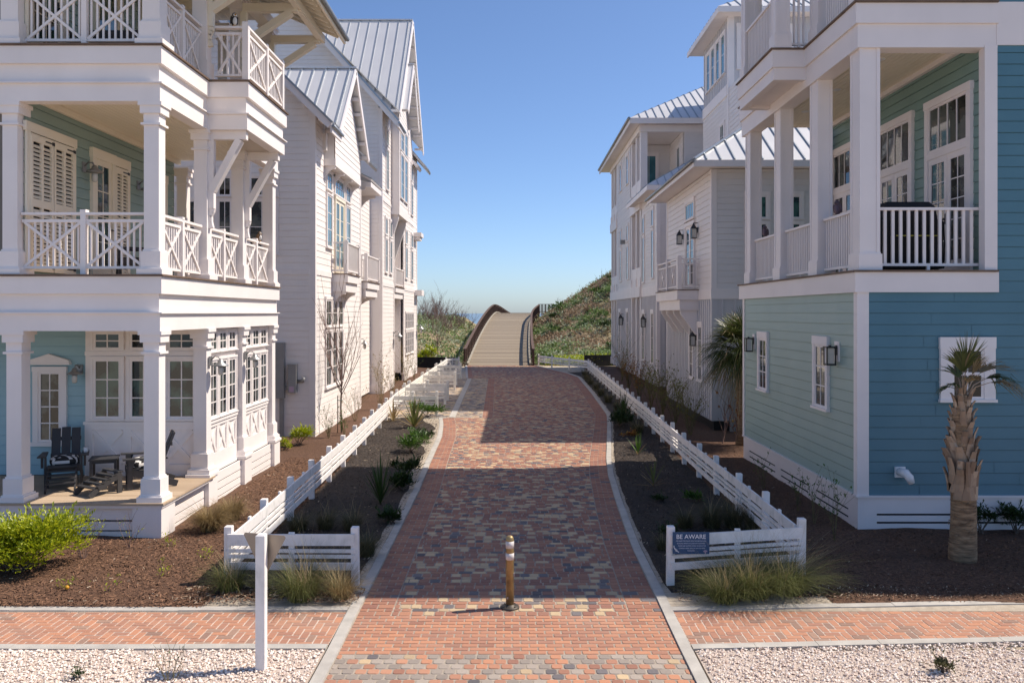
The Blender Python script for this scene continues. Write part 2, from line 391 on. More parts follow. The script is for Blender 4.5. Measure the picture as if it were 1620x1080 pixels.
def brick(mb,x0,x1,y0,y1,c=.012,b=.006,top=0.0,dep=.014,rc=.03):
    """one paver with a rounded outline and a bevelled rim"""
    rc=min(rc,(x1-x0)*.3,(y1-y0)*.3)
    def ring(i,z):
        a0,a1,b0,b1=x0+i,x1-i,y0+i,y1-i
        return [(a0+rc,b0,z),(a1-rc,b0,z),(a1,b0+rc,z),(a1,b1-rc,z),(a1-rc,b1,z),(a0+rc,b1,z),(a0,b1-rc,z),(a0,b0+rc,z)]
    n=len(mb.v); mb.v.extend(ring(0,top-dep)+ring(b,top))
    for i in range(8):
        j=(i+1)%8; mb.face([n+i,n+j,n+8+j,n+8+i])
    mb.face([n+8+i for i in range(8)])

rs=random.Random(11)
st=MB()      # slots: 0 joint, 1 red, 2 tan, 3 charcoal, 4 grey, 5 orange
def pick(tab):
    r=rs.random(); a=0
    for k,p in tab:
        a+=p
        if r<a: return k
    return tab[-1][0]
MIX=[(1,.63),(2,.22),(3,.15)]; GREYMIX=[(4,.42),(3,.26),(2,.30),(1,.02)]; NEARMIX=[(4,.44),(3,.05),(5,.36),(1,.12),(2,.03)]
ys=[4+i*.6 for i in range(97)]
for a,b in zip(ys,ys[1:]):
    la=interp(XL,a) if a<30.6 else (-5.2 if a<49 else interp(XLF,a)); lb=interp(XL,b) if b<=30.6 else (-5.2 if b<=49.01 else interp(XLF,b))
    if a>=30.4 and a<49: la=lb=-5.2
    st.poly([(la,a,-.006),(interp(XR,a),a,-.006),(interp(XR,b),b,-.006),(lb,b,-.006)])
y=7.6
row=0
def put(x0,x1,y0,y1,k,rc):
    rc*=.62; gx=.004+rs.random()*.002
    st.cur=k; brick(st,x0+gx,x1-gx,y0+.004,y1-.004,top=rs.uniform(-.002,.0015),rc=rc); st.cur=0
while y<61.2:
    if 9.28<y<10.56: p=.1; zone='band'
    elif y<=9.28: p=.129; zone='near'
    else: p=(.108 if row%2 else .152); zone='mix'
    y1=y+p; yc=y+p/2
    xr=interp(XR,yc)-CW
    bl=.44; br=.44
    if yc<30.6:
        xl=interp(XL,yc)+CW; lb=xl+bl
    elif yc<49:
        xl=-1.24-.36*(yc-31)/18; lb=xl+.40
    else:
        xl=interp(XLF,yc)+CW; lb=xl+.30
    far=yc>26
    def run(xa,xb,tab,ws,rc,off):
        x=xa-off
        while x<xb:
            wd=rs.choice(ws); x0=max(x,xa); x1=min(x+wd,xb)
            if xb-x1<.05: x1=xb; 
            if x1-x0>.03: put(x0,x1,y,y1,pick(tab),rc)
            x+=wd if x1<xb else 9
    if zone=='band': run(xl,xr,[(5,.97),(1,.03)],[.2],.012,.1*(row%2))
    elif zone=='near': run(xl,xr,NEARMIX,[.1385],.028,.069*(row%2))
    else:
        first=yc<10.8 or 30.9>yc>30.3
        run(xl,lb,[(1,.96),(3,.04)],[.22],.014,.11*(row%2))
        run(lb,xr-br,MIX,[.14,.14,.16] if row%2==0 else [.14,.21,.21],.024,rs.random()*.14)
        run(xr-br,xr,[(1,.96),(3,.04)],[.22],.014,.11*(row%2))
        if 30.75<yc<49:
            xb=-2.49-.52*(yc-31)/27
            run(xb+.26,xl-.01,GREYMIX,[.14,.21],.024,rs.random()*.14)
            run(-5.15,xb-.02,GREYMIX,[.21,.28],.024,rs.random()*.14)
    y=y1; row+=1
structure('paver_street',st,[M['mortar'],M['p_red'],M['p_tan'],M['p_char'],M['p_grey'],M['p_orange']])

def ribbon(mb,pts,wd,z0,z1,side=1):
    """concrete ribbon along pts (x,y); grows to the side (+1 = +x)"""
    for (xa,ya),(xb,yb) in zip(pts,pts[1:]):
        A=[(xa,ya,z0),(xa+wd*side,ya,z0),(xa+wd*side*.97,ya,z1),(xa+.012*side,ya,z1+.003)]
        B=[(xb,yb,z0),(xb+wd*side,yb,z0),(xb+wd*side*.97,yb,z1),(xb+.012*side,yb,z1+.003)]
        mb.loft(A,B,False)
def dense(tab,a,b,st_):
    k=int((b-a)/st_)+1; return [(interp(tab,a+(b-a)*i/k)+rs.uniform(-.008,.008),a+(b-a)*i/k) for i in range(k+1)]
c=MB(); ribbon(c,dense(XL,4,30.6,.8),CW,-.1,.02,1); structure('kerb',c,M['concrete'])
c=MB(); ribbon(c,dense(XR,4,61,.8),CW,-.1,.02,-1); structure('kerb',c,M['concrete'])
c=MB(); ribbon(c,dense(XLF,49,61,.8),CW,-.1,.02,1)
ribbon(c,[(-2.49-.52*(yy-31)/27,yy) for yy in (30.7,36,42,49)],.24,-.1,.008,1)
c.box(-5.2,-2.6,30.45,30.7,-.1,.012); structure('kerb',c,M['concrete'])

# sidewalks of herringbone brick, with concrete edging
def sidewalk(x0,x1,yfn,depth,name,mir):
    mb=MB(); wd=.1
    nx=int((x1-x0)/wd)+2; ny=int((depth+1.5)/wd)+4
    for i in range(-2,nx):
        for j in range(-4,ny):
            k=(i-j)%4
            if k==0: r=(i,i+2,j,j+1)
            elif k==3: r=(i,i+1,j,j+2)
            else: continue
            a=[x0+r[0]*wd,x0+r[1]*wd]; b=[yfn(x0)+(r[2]-2)*wd,yfn(x0)+(r[3]-2)*wd]
            xm=(a[0]+a[1])/2; lo=yfn(xm); hi=lo+depth
            b=[max(b[0],lo),min(b[1],hi)]; a=[max(a[0],x0),min(a[1],x1)]
            if b[1]-b[0]<.02 or a[1]-a[0]<.02: continue
            mb.cur=1 if rs.random()<.86 else 2
            if mir: a=[-a[1],-a[0]]
            brick(mb,a[0]+.0045,a[1]-.0045,b[0]+.004,b[1]-.004,top=rs.uniform(-.002,.001),rc=.008,b=.004)
    mb.cur=0
    P=[(x0,yfn(x0)),(x1,yfn(x1)),(x1,yfn(x1)+depth),(x0,yfn(x0)+depth)]
    if mir: P=[(-x,y) for x,y in P]
    mb.poly([(x,y,-.0045) for x,y in P])
    structure(name,mb,[M['mortar_l'],M['p_orange'],M['p_brown']])
    e=MB()
    for off,w_ in ((-.14,.135),(depth+.005,.135)):
        k=14
        for q in range(k):
            xa=x0+(x1-x0)*q/k; xb=x0+(x1-x0)*(q+1)/k-.004
            ya,yb=yfn(xa)+off,yfn(xb)+off
            pa=[(xa,ya),(xb,yb),(xb,yb+w_),(xa,ya+w_)]
            if mir: pa=[(-x,y) for x,y in pa]
            z=rs.uniform(.014,.022)
            e.loft([(x,y,-.08) for x,y in pa],[(x,y,z) for x,y in pa])
    structure('sidewalk_edging',e,M['concrete'])
sidewalk(2.2,12.5,lambda x:9.66,1.08,'brick_sidewalk',True)
sidewalk(2.065,12.5,lambda x:9.66+.055*(x-2.1),1.08,'brick_sidewalk',False)

# planting beds (bumpy sheets) and their loose chips
def hsh(x,y): return math.sin(x*1.7+y*2.3)*.5+math.sin(x*3.1-y*1.9+1.3)*.3+math.sin(x*7.3+y*6.1)*.2
def bed(name,m,xa,xb,y0,y1,z,amp,stp=.3,dive=(0,0,0),nx=26):
    """xa,xb: functions of y; dive=(at xa, at xb, at y0): width over which that edge sinks below the sand"""
    mb=MB(); mb.smooth=True; ny=max(2,int((y1-y0)/stp))
    for j in range(ny+1):
        yy=y0+(y1-y0)*j/ny; a,b=xa(yy),xb(yy)
        for i in range(nx+1):
            u=i/nx
            if dive[1] and not dive[0]: u=1-(1-u)**1.6
            if dive[0] and not dive[1]: u=u**1.6
            xx=a+(b-a)*u; k=1.0
            if dive[0]: k=min(k,(xx-a)/dive[0])
            if dive[1]: k=min(k,(b-xx)/dive[1])
            if dive[2]: k=min(k,(yy-y0)/dive[2])
            k=sstep(k); n_=hsh(xx,yy); n2=math.sin(xx*9+yy*3.7)*.5+math.sin(xx*5-yy*6.3+2)*.5
            mb.v.append((xx,yy,-.045+(z+.045+amp*(.5+.5*n_))*k+.022*n2*(1-abs(2*k-1)) if any(dive) else z+amp*(.5+.5*n_)*(0 if i in(0,nx) or j in(0,ny) else 1)))
    for j in range(ny):
        for i in range(nx):
            k=j*(nx+1)+i; mb.face([k,k+1,k+nx+2,k+nx+1])
    return structure(name,mb,m)
def sstep(t): t=max(0,min(1,t)); return t*t*(3-2*t)
FLX=[(11.8,-4.11),(21,-4.33),(33,-4.77),(57,-4.78)]          # lines of the two long fences
FL=lambda y: interp(FLX,y)
FRX=[(12.2,4.25),(21,4.34),(27,4.46),(54.6,4.86)]
FR=lambda y: interp(FRX,y)
sd=MB()
for k in range(60):
    y0_,y1_=10.8+k*.7,10.8+(k+1)*.7
    if y1_<30.7: sd.poly([(FL(y0_)-.3,y0_,.004),(interp(XL,y0_)-.0,y0_,.004),(interp(XL,y1_)-.0,y1_,.004),(FL(y1_)-.3,y1_,.004)])
    sd.poly([(interp(XR,y0_),y0_,.004),(FR(y0_)+.3,y0_,.004),(FR(y1_)+.3,y1_,.004),(interp(XR,y1_),y1_,.004)])
sd.poly([(-14,10.72,.002),(-2.2,10.72,.002),(-2.2,11.7,.002),(-14,11.7,.002)]); sd.poly([(2.06,10.75,.002),(14,10.75,.002),(14,12.2,.002),(2.06,12.2,.002)])
structure('sandy_soil',sd,M['sand'])
bed('mulch_bed',M['mulch'],lambda y:-14,lambda y:FL(y)-.06,10.86,60,.012,.06,nx=40)
bed('mulch_bed',M['mulch'],lambda y:FR(y)+.02,lambda y:14,11.0,60,.012,.06,nx=40)
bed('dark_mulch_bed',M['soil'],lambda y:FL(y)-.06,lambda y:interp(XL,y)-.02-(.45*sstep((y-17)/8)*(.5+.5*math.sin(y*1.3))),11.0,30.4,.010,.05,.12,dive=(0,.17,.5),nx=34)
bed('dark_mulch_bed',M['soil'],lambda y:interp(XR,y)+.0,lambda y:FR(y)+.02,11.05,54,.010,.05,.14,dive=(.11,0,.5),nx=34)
def chips(name,mats,area,nn,size,zf=.03,probs=None,zmax=None):
    mb=MB(); rc=random.Random(len(name)+nn)
    for _ in range(nn):
        for t in range(8):
            x=rc.uniform(area[0],area[1]); y_=rc.uniform(area[2],area[3])
            if area[4](x,y_): break
        else: continue
        l=rc.uniform(*size); w_=l*rc.uniform(.12,.3); an=rc.uniform(0,PI); tl=rc.uniform(-.5,.5)
        dx,dy=math.cos(an)*l/2,math.sin(an)*l/2; ex,ey=-math.sin(an)*w_/2,math.cos(an)*w_/2; dz=math.sin(tl)*l/2
        z=zf+.06*(.5+.5*hsh(x,y_))+rc.uniform(-.005,.012)
        mb.cur=0 if len(mats)==1 or rc.random()>(probs or .03) else 1
        mb.poly([(x-dx-ex,y_-dy-ey,z-dz),(x+dx-ex,y_+dy-ey,z+dz),(x+dx*.8+ex,y_+dy*.8+ey,z+dz+w_*.4),(x-dx*.9+ex,y_-dy*.9+ey,z-dz+w_*.4)])
    return structure(name,mb,mats,'stuff')
chips('mulch_chips',[M['mulch_chip'],M['mulch_pale']],(-10.5,-4.1,10.85,22,lambda x,y:x<FL(y)-.02 and not(x<-6 and y>14)),36000,(.02,.065),.012,.010)
chips('mulch_chips',[M['mulch_chip'],M['mulch_pale']],(4.2,10.5,11.05,24,lambda x,y:x>FR(y)+.05 and not(x>6.2 and 14.6<y<22)),20000,(.02,.06),.012,.012)
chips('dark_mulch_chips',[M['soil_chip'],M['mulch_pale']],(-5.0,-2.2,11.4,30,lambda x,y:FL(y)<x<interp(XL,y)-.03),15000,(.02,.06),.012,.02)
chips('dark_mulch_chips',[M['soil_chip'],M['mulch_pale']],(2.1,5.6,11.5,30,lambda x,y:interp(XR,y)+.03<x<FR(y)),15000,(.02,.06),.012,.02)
chips('dry_litter',[M['mulch_chip'],M['mulch_pale']],(-4.6,-2.1,10.95,11.6,lambda x,y:rs.random()<.75),2600,(.015,.06),.02,.22)
chips('dry_litter',[M['mulch_chip'],M['mulch_pale']],(2.2,10,11.0,11.65,lambda x,y:y>10.95+.055*(x-2.1)),4200,(.012,.045),.015,.3)

# crushed shell strips along the road
gb=MB(); gb.box(-13,-2.2,3.5,9.51,-.04,.0); gb.box(2.08,13,3.5,9.5,-.04,.0); structure('gravel_bed',gb,M['gravel'])
pb=MB(); rp=random.Random(5)
for _ in range(15000):
    sgn=-1 if rp.random()<.5 else 1
    x=rp.uniform(2.22,7.2); y_=rp.uniform(8.2,9.5+(.055*(x-2.1) if sgn>0 else 0))+(rp.random()**3*.16 if rp.random()<.03 else 0)
    if sgn>0: x-=.11
    r=rp.uniform(.009,.024); q=[]
    for d in ((1,0,0),(0,1,0),(-1,0,0),(0,-1,0),(0,0,1),(0,0,-1)):
        k=r*rp.uniform(.65,1.25)*(.7 if d[2] else 1); q.append(Vector(d)*k)
    an=rp.uniform(0,PI); ca,sa=math.cos(an),math.sin(an)
    tx=rp.uniform(-.5,.5)
    b0=len(pb.v); z0=rp.uniform(.0,.018)
    for v in q: pb.v.append((sgn*x+v.x*ca-v.y*sa,y_+v.x*sa+v.y*ca,z0+v.z+tx*v.x))
    for t in ((0,1,4),(1,2,4),(2,3,4),(3,0,4),(1,0,5),(2,1,5),(3,2,5),(0,3,5)): pb.face([b0+i for i in t])
structure('shell_gravel',pb,M['pebble'],'stuff')

# ================================================================== DUNES
def sstep(t): t=max(0,min(1,t)); return t*t*(3-2*t)
def dune_h(x,y):
    right=max(0,min(12,1.05+.64*x))*sstep((x-.6)/1.6)*sstep((y-60.5)/38)**.9*(1-.9*sstep((y-112)/22))
    left=2.35*sstep((-2.6-x)/6)*sstep((y-58)/16)+.9*sstep((y-75)/25)*sstep((-3.0-x)/5)
    under=.6*sstep((y-64)/30)
    b=.22*hsh(x*.55,y*.55)+.12*hsh(x*1.6+3,y*1.4)
    back=1-sstep((y-128)/20)
    return (max(right,left,under)+b*min(1,max(right,left)))*back-.06+ (-1.3)*(1-back)
dn=MB(); dn.smooth=True; NX,NY=110,92
for j in range(NY+1):
    yy=57+j*1.0
    for i in range(NX+1):
        xx=-46+i*.85 if True else 0
        h=dune_h(xx,yy)
        if yy<61.5: h=min(h,-.06+.0*yy) if -4<xx<7.2 else h-.02
        dn.v.append((xx,yy,h))
for j in range(NY):
    for i in range(NX):
        k=j*(NX+1)+i; dn.face([k,k+1,k+NX+2,k+NX+1])
structure('dune_terrain',dn,M['dune'])
# low scrub over the dunes: too many leaves to count
rl=random.Random(21)
def leaf(mb,p,l,wd,d,fold=.25):
    d=Vector(d).normalized(); s=d.cross(Vector((0,0,1)))
    if s.length<.05: s=Vector((1,0,0))
    s.normalize(); n_=s.cross(d); p=Vector(p)
    b0=len(mb.v)
    mb.v.extend([tuple(p),tuple(p+d*l*.45+s*wd/2+n_*wd*fold),tuple(p+d*l),tuple(p+d*l*.45-s*wd/2+n_*wd*fold),tuple(p+d*l*.5)])
    mb.face([b0,b0+4,b0+2,b0+1]); mb.face([b0,b0+3,b0+2,b0+4])
def rdir(r,up=.3):
    a=r.uniform(0,2*PI); z=r.uniform(-.4,1)+up; return Vector((math.cos(a),math.sin(a),z)).normalized()
sv=MB()
def on_bridge(x,y): return abs(x-bridge_x(y))<2.75
def bridge_x(y): return -1.2+.9*sstep((y-61)/58)+ (0 if y<119 else .11*(y-119)**1.25*.5)
for _ in range(8200):
    if rl.random()<.55: x=rl.uniform(1.6,15); y_=rl.uniform(62,104)
    else: x=rl.uniform(-20,-3.6); y_=rl.uniform(60,112)
    if on_bridge(x,y_) or (x>6.6 and y_<62.5): continue
    k=hsh(x*.33+2,y_*.21)+rl.uniform(-.5,.5)
    rel=y_-62
    if x>0:
        if y_<66: mcur=0 if rl.random()<.75 else 1
        elif k>.25: mcur=0
        elif k>-.12: mcur=1 if rel<14 or rl.random()<.4 else 2
        else: mcur=2
        if mcur==2 and rl.random()<.35: continue
    else: mcur=0 if k>-.1 else (1 if rl.random()<.8 else 2)
    sv.cur=mcur
    h=dune_h(x,y_); sz=rl.uniform(.25,.7)*(1.15 if x<0 else 1)
    for _ in range(rl.randint(6,13)):
        o=Vector((rl.gauss(0,sz*.45),rl.gauss(0,sz*.45),abs(rl.gauss(0,sz*.32))))
        leaf(sv,(x+o.x,y_+o.y,h+o.z),rl.uniform(.16,.34),rl.uniform(.08,.17),rdir(rl))
structure('dune_scrub',sv,[M['dune_leaf_g'],M['dune_leaf_p'],M['dune_leaf_b']],'stuff')
# bright strip of creeping green at the foot of the right dune
gs=MB()
for _ in range(5200):
    x=rl.uniform(2.3,7.4) if rl.random()<.6 else rl.uniform(4.5,7.4); y_=rl.uniform(61.2,64.5)
    leaf(gs,(x,y_,dune_h(x,y_)+rl.uniform(0,.5)),rl.uniform(.12,.25),rl.uniform(.05,.1),rdir(rl,.6))
structure('creeping_groundcover',gs,M['leaf_lime'],'stuff')

# ================================================================== BOARDWALK BRIDGE
def bz(y):
    if y<=61: return .02
    if y<=119: return .02+3.9*math.sin(PI/2*((y-61)/58))**1.12
    return 3.92-1.6*sstep((y-119)/26)
br=thing('boardwalk_bridge','long arched wooden boardwalk bridge rising over the dune at the end of the brick street','bridge',(-1.2,61,0))
HW=2.55
dk=MB(); y=61.0
while y<142:
    y2=y+.19; za,zb=bz(y),bz(y2-.012); xa,xb=bridge_x(y),bridge_x(y2)
    j=rl.uniform(-.006,.006)
    A=[(xa-HW,y,za+j),(xa+HW,y,za+j),(xb+HW,y2-.012,zb+j),(xb-HW,y2-.012,zb+j)]
    dk.loft([(a,b,c-.05) for a,b,c in A],A)
    y=y2
obj('deck',dk,M['bridge'],br)
for sx in (-1,1):
    bm_=MB(); yy=61.0
    while yy<141:
        y2=yy+2.4; bm_.bar((bridge_x(yy)+sx*(HW-.25),yy,bz(yy)-.22),(bridge_x(y2)+sx*(HW-.25),y2,bz(y2)-.22),.14,.28)
        if int(yy)%3==0: bm_.box(bridge_x(yy)+sx*(HW-.25)-.12,bridge_x(yy)+sx*(HW-.25)+.12,yy-.12,yy+.12,-.8,bz(yy)-.2)
        yy=y2
    obj('support_beam',bm_,M['bridge_rail'],br)
for sx in (-1,1):
    rb=MB(); yy=61.05; ke=MB()
    end=140 if sx<0 else 117
    k=0
    while yy<end:
        y2=yy+2.0
        wd_=lambda q:(HW+(1.15*sstep((q-88)/29) if sx>0 else 0))
        x1,x2=bridge_x(yy)+sx*wd_(yy),bridge_x(y2)+sx*wd_(y2); z1,z2=bz(yy),bz(y2)
        rb.box(x1-.08,x1+.08,yy-.08,yy+.08,z1-.35,z1+1.22)
        rb.bar((x1,yy,z1+1.2),(x2,y2,z2+1.2),.20,.06)
        rb.bar((x1,yy,z1+1.08),(x2,y2,z2+1.08),.05,.12)
        rb.bar((x1,yy,z1+.18),(x2,y2,z2+.18),.05,.10)
        for q in range(1,13):
            t=q/13; xx=x1+(x2-x1)*t; yq=yy+(y2-yy)*t; zz=z1+(z2-z1)*t
            rb.box(xx-.02,xx+.02,yq-.02,yq+.02,zz+.1,zz+1.1)
        ke.bar((x1-sx*.22,yy,z1+.12),(x2-sx*.22,y2,z2+.12),.14,.10)
        ke.box(x1-sx*.22-.06,x1-sx*.22+.06,yy+.6,yy+1.0,z1,z1+.12)
        yy=y2; k+=1
    obj('railing',rb,M['bridge_rail'],br); obj('kerb_rail',ke,M['bridge_kerb'],br)
# lookout railing turning right at the crest
lk=MB()
zc=bz(117); x0=bridge_x(117)+HW+1.1
for i in range(5):
    xx=x0+.0+i*.48
    lk.box(xx-.07,xx+.07,117,117.14,zc-.8,zc+1.25)
    if i<4:
        for q in range(1,4): lk.box(xx+q*.12-.02,xx+q*.12+.02,117.05,117.09,zc+.1,zc+1.15)
lk.box(x0,x0+2.0,117,117.2,zc+1.19,zc+1.26); lk.box(x0,x0+2.0,117.04,117.1,zc+.1,zc+.2)
obj('lookout_railing',lk,M['bridge_rail'],br)
lp=MB(); lp.box(x0-1.3,x0+2.1,116.9,121,zc-.1,zc-.02); obj('lookout_deck',lp,M['bridge'],br)
# ================================================================== shared house parts
def column(parent,x,y,z0,z1,w=.26,m='white',cap=True,name='column',plinth=True):
    mb=MB(); h=w/2
    def b(k,za,zb): mb.box(x-k,x+k,y-k,y+k,za,zb)
    if plinth:
        b(h+.09,z0,z0+.09); b(h+.06,z0+.09,z0+.12); b(h+.04,z0+.12,z0+.40); b(h+.015,z0+.40,z0+.43)
        lo=z0+.43
    else: lo=z0
    if cap:
        b(h,lo,z1-.40); b(h+.04,z1-.40,z1-.36); b(h+.005,z1-.36,z1-.20); b(h+.05,z1-.20,z1-.07); b(h+.075,z1-.07,z1)
    else: b(h,lo,z1)
    return obj(name,mb,M[m],parent)
def xrail(parent,F,u0,u1,z,panels=2,h=1.08,d=-.05,m='white',name='railing',sp=.105):
    """guard rail of vertical bars with crossed diagonals in front"""
    mb=MB()
    F.box(mb,u0,u1,d-.055,d+.055,z+h-.045,z+h); F.box(mb,u0,u1,d-.03,d+.03,z+h-.17,z+h-.12); F.box(mb,u0,u1,d-.03,d+.03,z+.10,z+.145)
    pw=(u1-u0)/panels; lo,hi=z+.145,z+h-.17
    for i in range(panels):
        a=u0+i*pw; b=a+pw
        if i: F.box(mb,a-.045,a+.045,d-.045,d+.06,z,z+h-.045); F.box(mb,a-.05,a+.05,d-.06,d+.06,z+h,z+h+.05)
        k=max(2,int((pw-.08)/sp))
        for q in range(1,k+1):
            u=a+(pw)*q/(k+1); F.box(mb,u-.016,u+.016,d-.02,d+.006,lo,hi)
        e=.05 if i or True else 0
        F.strip(mb,(a+e,lo),(b-e,hi),.045,d+.006,d+.032); F.strip(mb,(a+e,hi),(b-e,lo),.045,d+.010,d+.036)
    return obj(name,mb,M[m],parent)
def rail(parent,F,u0,u1,z,h=1.1,d=-.05,m='trimgrey',sp=.115,name='railing',bw=.02):
    mb=MB()
    F.box(mb,u0,u1,d-.05,d+.05,z+h-.05,z+h); F.box(mb,u0,u1,d-.025,d+.025,z+.09,z+.14)
    k=max(2,int((u1-u0)/sp))
    for q in range(1,k+1):
        u=u0+(u1-u0)*q/(k+1); F.box(mb,u-bw,u+bw,d-.02,d+.02,z+.14,z+h-.05)
    um=(u0+u1)/2; F.box(mb,um-.025,um+.025,d-.025,d+.025,z,z+.09)
    return obj(name,mb,M[m],parent)
def barn_lamp(parent,F,u,z,d=0.0,k=1.0):
    f=MB(); F.box(f,u-.07*k,u+.07*k,d,d+.03,z-.02,z+.17*k)
    p=[F.p(u,d+.03,z+.1*k),F.p(u,d+.10*k,z+.17*k),F.p(u,d+.18*k,z+.16*k),F.p(u,d+.22*k,z+.08*k)]
    f.tube(p,.016*k,6)
    c=F.p(u,d+.22*k,z)
    f.lathe(c,[(.03*k,.11*k),(.05*k,.09*k),(.06*k,.05*k),(.15*k,-.01*k),(.155*k,-.025*k),(.06*k,-.02*k),(.05*k,-.05*k)],14)
    o=obj('wall_lamp',f,M['grey_metal'],parent)
    g=MB(); g.lathe(c,[(.048*k,-.04*k),(.055*k,-.10*k),(.05*k,-.19*k),(.02*k,-.21*k)],12); obj('glass_globe',g,M['lampglass'],o)
    return o
def lantern(parent,F,u,z,k=1.0,d=.0,box=False):
    """black lantern; z is its middle"""
    f=MB(); w_,h=.075*k,.19*k
    F.box(f,u-.05*k,u+.05*k,d,d+.02,z-.02,z+.16*k)
    F.box(f,u-.015,u+.015,d+.02,d+.10*k,z+.10*k,z+.125*k)
    dc=d+.05*k+w_
    for du in (-1,1):
        for dd in (-1,1):
            F.box(f,u+du*w_-.009*k,u+du*w_+.009*k,dc+dd*w_-.009*k,dc+dd*w_+.009*k,z-h,z+h*.6)
    F.box(f,u-w_-.012,u+w_+.012,dc-w_-.012,dc+w_+.012,z-h-.012,z-h+.018)
    F.box(f,u-w_-.018,u+w_+.018,dc-w_-.018,dc+w_+.018,z+h*.6,z+h*.6+.025)
    if not box:
        c=F.p(u,dc,z+h*.6+.02); f.tube([c,(c[0],c[1],c[2]+.13*k)],[.10*k,.025*k],4,True,False)
        f.tube([(c[0],c[1],c[2]+.12*k),(c[0],c[1],c[2]+.17*k)],.02*k,6)
        F.box(f,u-.012,u+.012,d,dc,z+h*.6+.17*k,z+h*.6+.19*k)
    else: F.box(f,u-.02,u+.02,dc-.02,dc+.02,z+h*.6,z+h*.6+.05)
    o=obj('wall_lantern',f,M['black'],parent)
    g=MB(); F.box(g,u-w_*.72,u+w_*.72,dc-w_*.72,dc+w_*.72,z-h+.02,z+h*.58); obj('lantern_glass',g,M['lampglass'],o)
    return o
def glazed_door(parent,F,u0,u1,z0,z1,leaves=2,rows=4,cols=2,glass='glass',m='white',base=.03,casing=.10,head=.14,transom=0.0,tcols=4,name='glazed_door'):
    f=MB(); zt=z1-transom if transom else z1
    F.box(f,u0-casing,u0,-.01,base+.045,z0,z1); F.box(f,u1,u1+casing,-.01,base+.045,z0,z1); F.box(f,u0-casing-.02,u1+casing+.02,-.01,base+.055,z1,z1+head)
    gl=[]
    if transom:
        F.box(f,u0,u1,-.01,base+.04,zt-.09,zt+.04)
        gl.append((u0+.05,u1-.05,zt+.09,z1-.05)); F.box(f,u0,u0+.05,-.01,base+.03,zt+.04,z1); F.box(f,u1-.05,u1,-.01,base+.03,zt+.04,z1)
        F.box(f,u0+.05,u1-.05,-.01,base+.03,zt+.04,zt+.09); F.box(f,u0+.05,u1-.05,-.01,base+.03,z1-.05,z1)
        for i in range(1,tcols):
            u=u0+.05+(u1-u0-.1)*i/tcols; F.box(f,u-.011,u+.011,-.01,base+.022,zt+.09,z1-.05)
    top=zt-.09 if transom else z1
    for l in range(leaves):
        a=u0+(u1-u0)*l/leaves+.006; b=u0+(u1-u0)*(l+1)/leaves-.006
        s=.11
        F.box(f,a,a+s,-.01,base+.02,z0,top); F.box(f,b-s,b,-.01,base+.02,z0,top); F.box(f,a+s,b-s,-.01,base+.02,z0,z0+.24); F.box(f,a+s,b-s,-.01,base+.02,top-.12,top)
        c,d=z0+.24,top-.12
        for i in range(1,cols):
            u=a+s+(b-a-2*s)*i/cols; F.box(f,u-.011,u+.011,-.01,base+.014,c,d)
        for j in range(1,rows):
            z=c+(d-c)*j/rows; F.box(f,a+s,b-s,-.01,base+.012,z-.011,z+.011)
        gl.append((a+s,b-s,c,d))
    o=obj(name,f,M[m],parent)
    for a,b,c,d in gl:
        g=MB(); F.box(g,a,b,base-.012,base+.005,c,d); obj('glass',g,M[glass],o)
    h=MB(); uh=(u0+u1)/2+(.07 if leaves>1 else (u1-u0)*.38); F.box(h,uh-.02,uh+.02,base+.02,base+.03,z0+.95,z0+1.15); F.box(h,uh-.015,uh+.10,base+.055,base+.07,z0+1.03,z0+1.05); F.box(h,uh-.012,uh+.012,base+.03,base+.07,z0+1.03,z0+1.05)
    obj('handle',h,M['black'],o)
    return o
def shutter(parent,F,u0,u1,z0,z1,base=.02,m='cream'):
    f=MB(); s=.06; F.box(f,u0,u0+s,base,base+.045,z0,z1); F.box(f,u1-s,u1,base,base+.045,z0,z1)
    um=(u0+u1)/2; F.box(f,um-.035,um+.035,base,base+.044,z0,z1)
    zz=[z0,z0+.14,(z0+z1)*.5-.07,(z0+z1)*.5+.07,z1-.13,z1]
    for a,b in ((0,1),(2,3),(4,5)): F.box(f,u0+s,u1-s,base,base+.043,zz[a],zz[b])
    for a,b in ((1,2),(3,4)):
        z=zz[a]+.02
        while z<zz[b]-.045:
            for ua,ub in ((u0+s,um-.035),(um+.035,u1-s)):
                P=[F.p(ua,base+.010,z+.052),F.p(ub,base+.010,z+.052),F.p(ub,base+.042,z),F.p(ua,base+.042,z)]
                f.loft(P,[(x,y,zq-.008) for x,y,zq in P])
            z+=.075
    f.cur=1; F.box(f,u0+s,u1-s,base-.01,base+.004,z0,z1); f.cur=0
    o=obj('louvred_shutter',f,[M[m],M['dark']],parent)
    h=MB()
    for z in (z0+.09,z1-.07): F.box(h,u1-.26,u1-.0,base+.045,base+.052,z-.012,z+.012); F.box(h,u1-.05,u1+.03,base+.045,base+.054,z-.03,z+.03)
    obj('strap_hinge',h,M['black'],o)
    return o
def ring_band(parent,outer,yf,yb,xl,z0,z1,name,m,sgn,dep=.24,jog=None):
    """fascia band along the front (facing the road) and along the lane side; jog=(x,y0,y1) a bump towards the lane. sgn=+1: lane side is +x"""
    mb=MB()
    mb.box(xl,outer,yf,yf+dep,z0,z1)
    if not jog: mb.box(outer-sgn*dep,outer,yf+dep,yb,z0,z1)
    else:
        jx,j0,j1=jog
        mb.box(outer-sgn*dep,outer,yf+dep,j0+dep,z0,z1)
        mb.box(outer,jx,j0,j0+dep,z0,z1); mb.box(jx-sgn*dep,jx,j0+dep,j1-dep,z0,z1); mb.box(outer-sgn*dep,jx,j1-dep,j1,z0,z1)
        mb.box(outer-sgn*dep,outer,j1,yb,z0,z1)
    return obj(name,mb,M[m],parent)

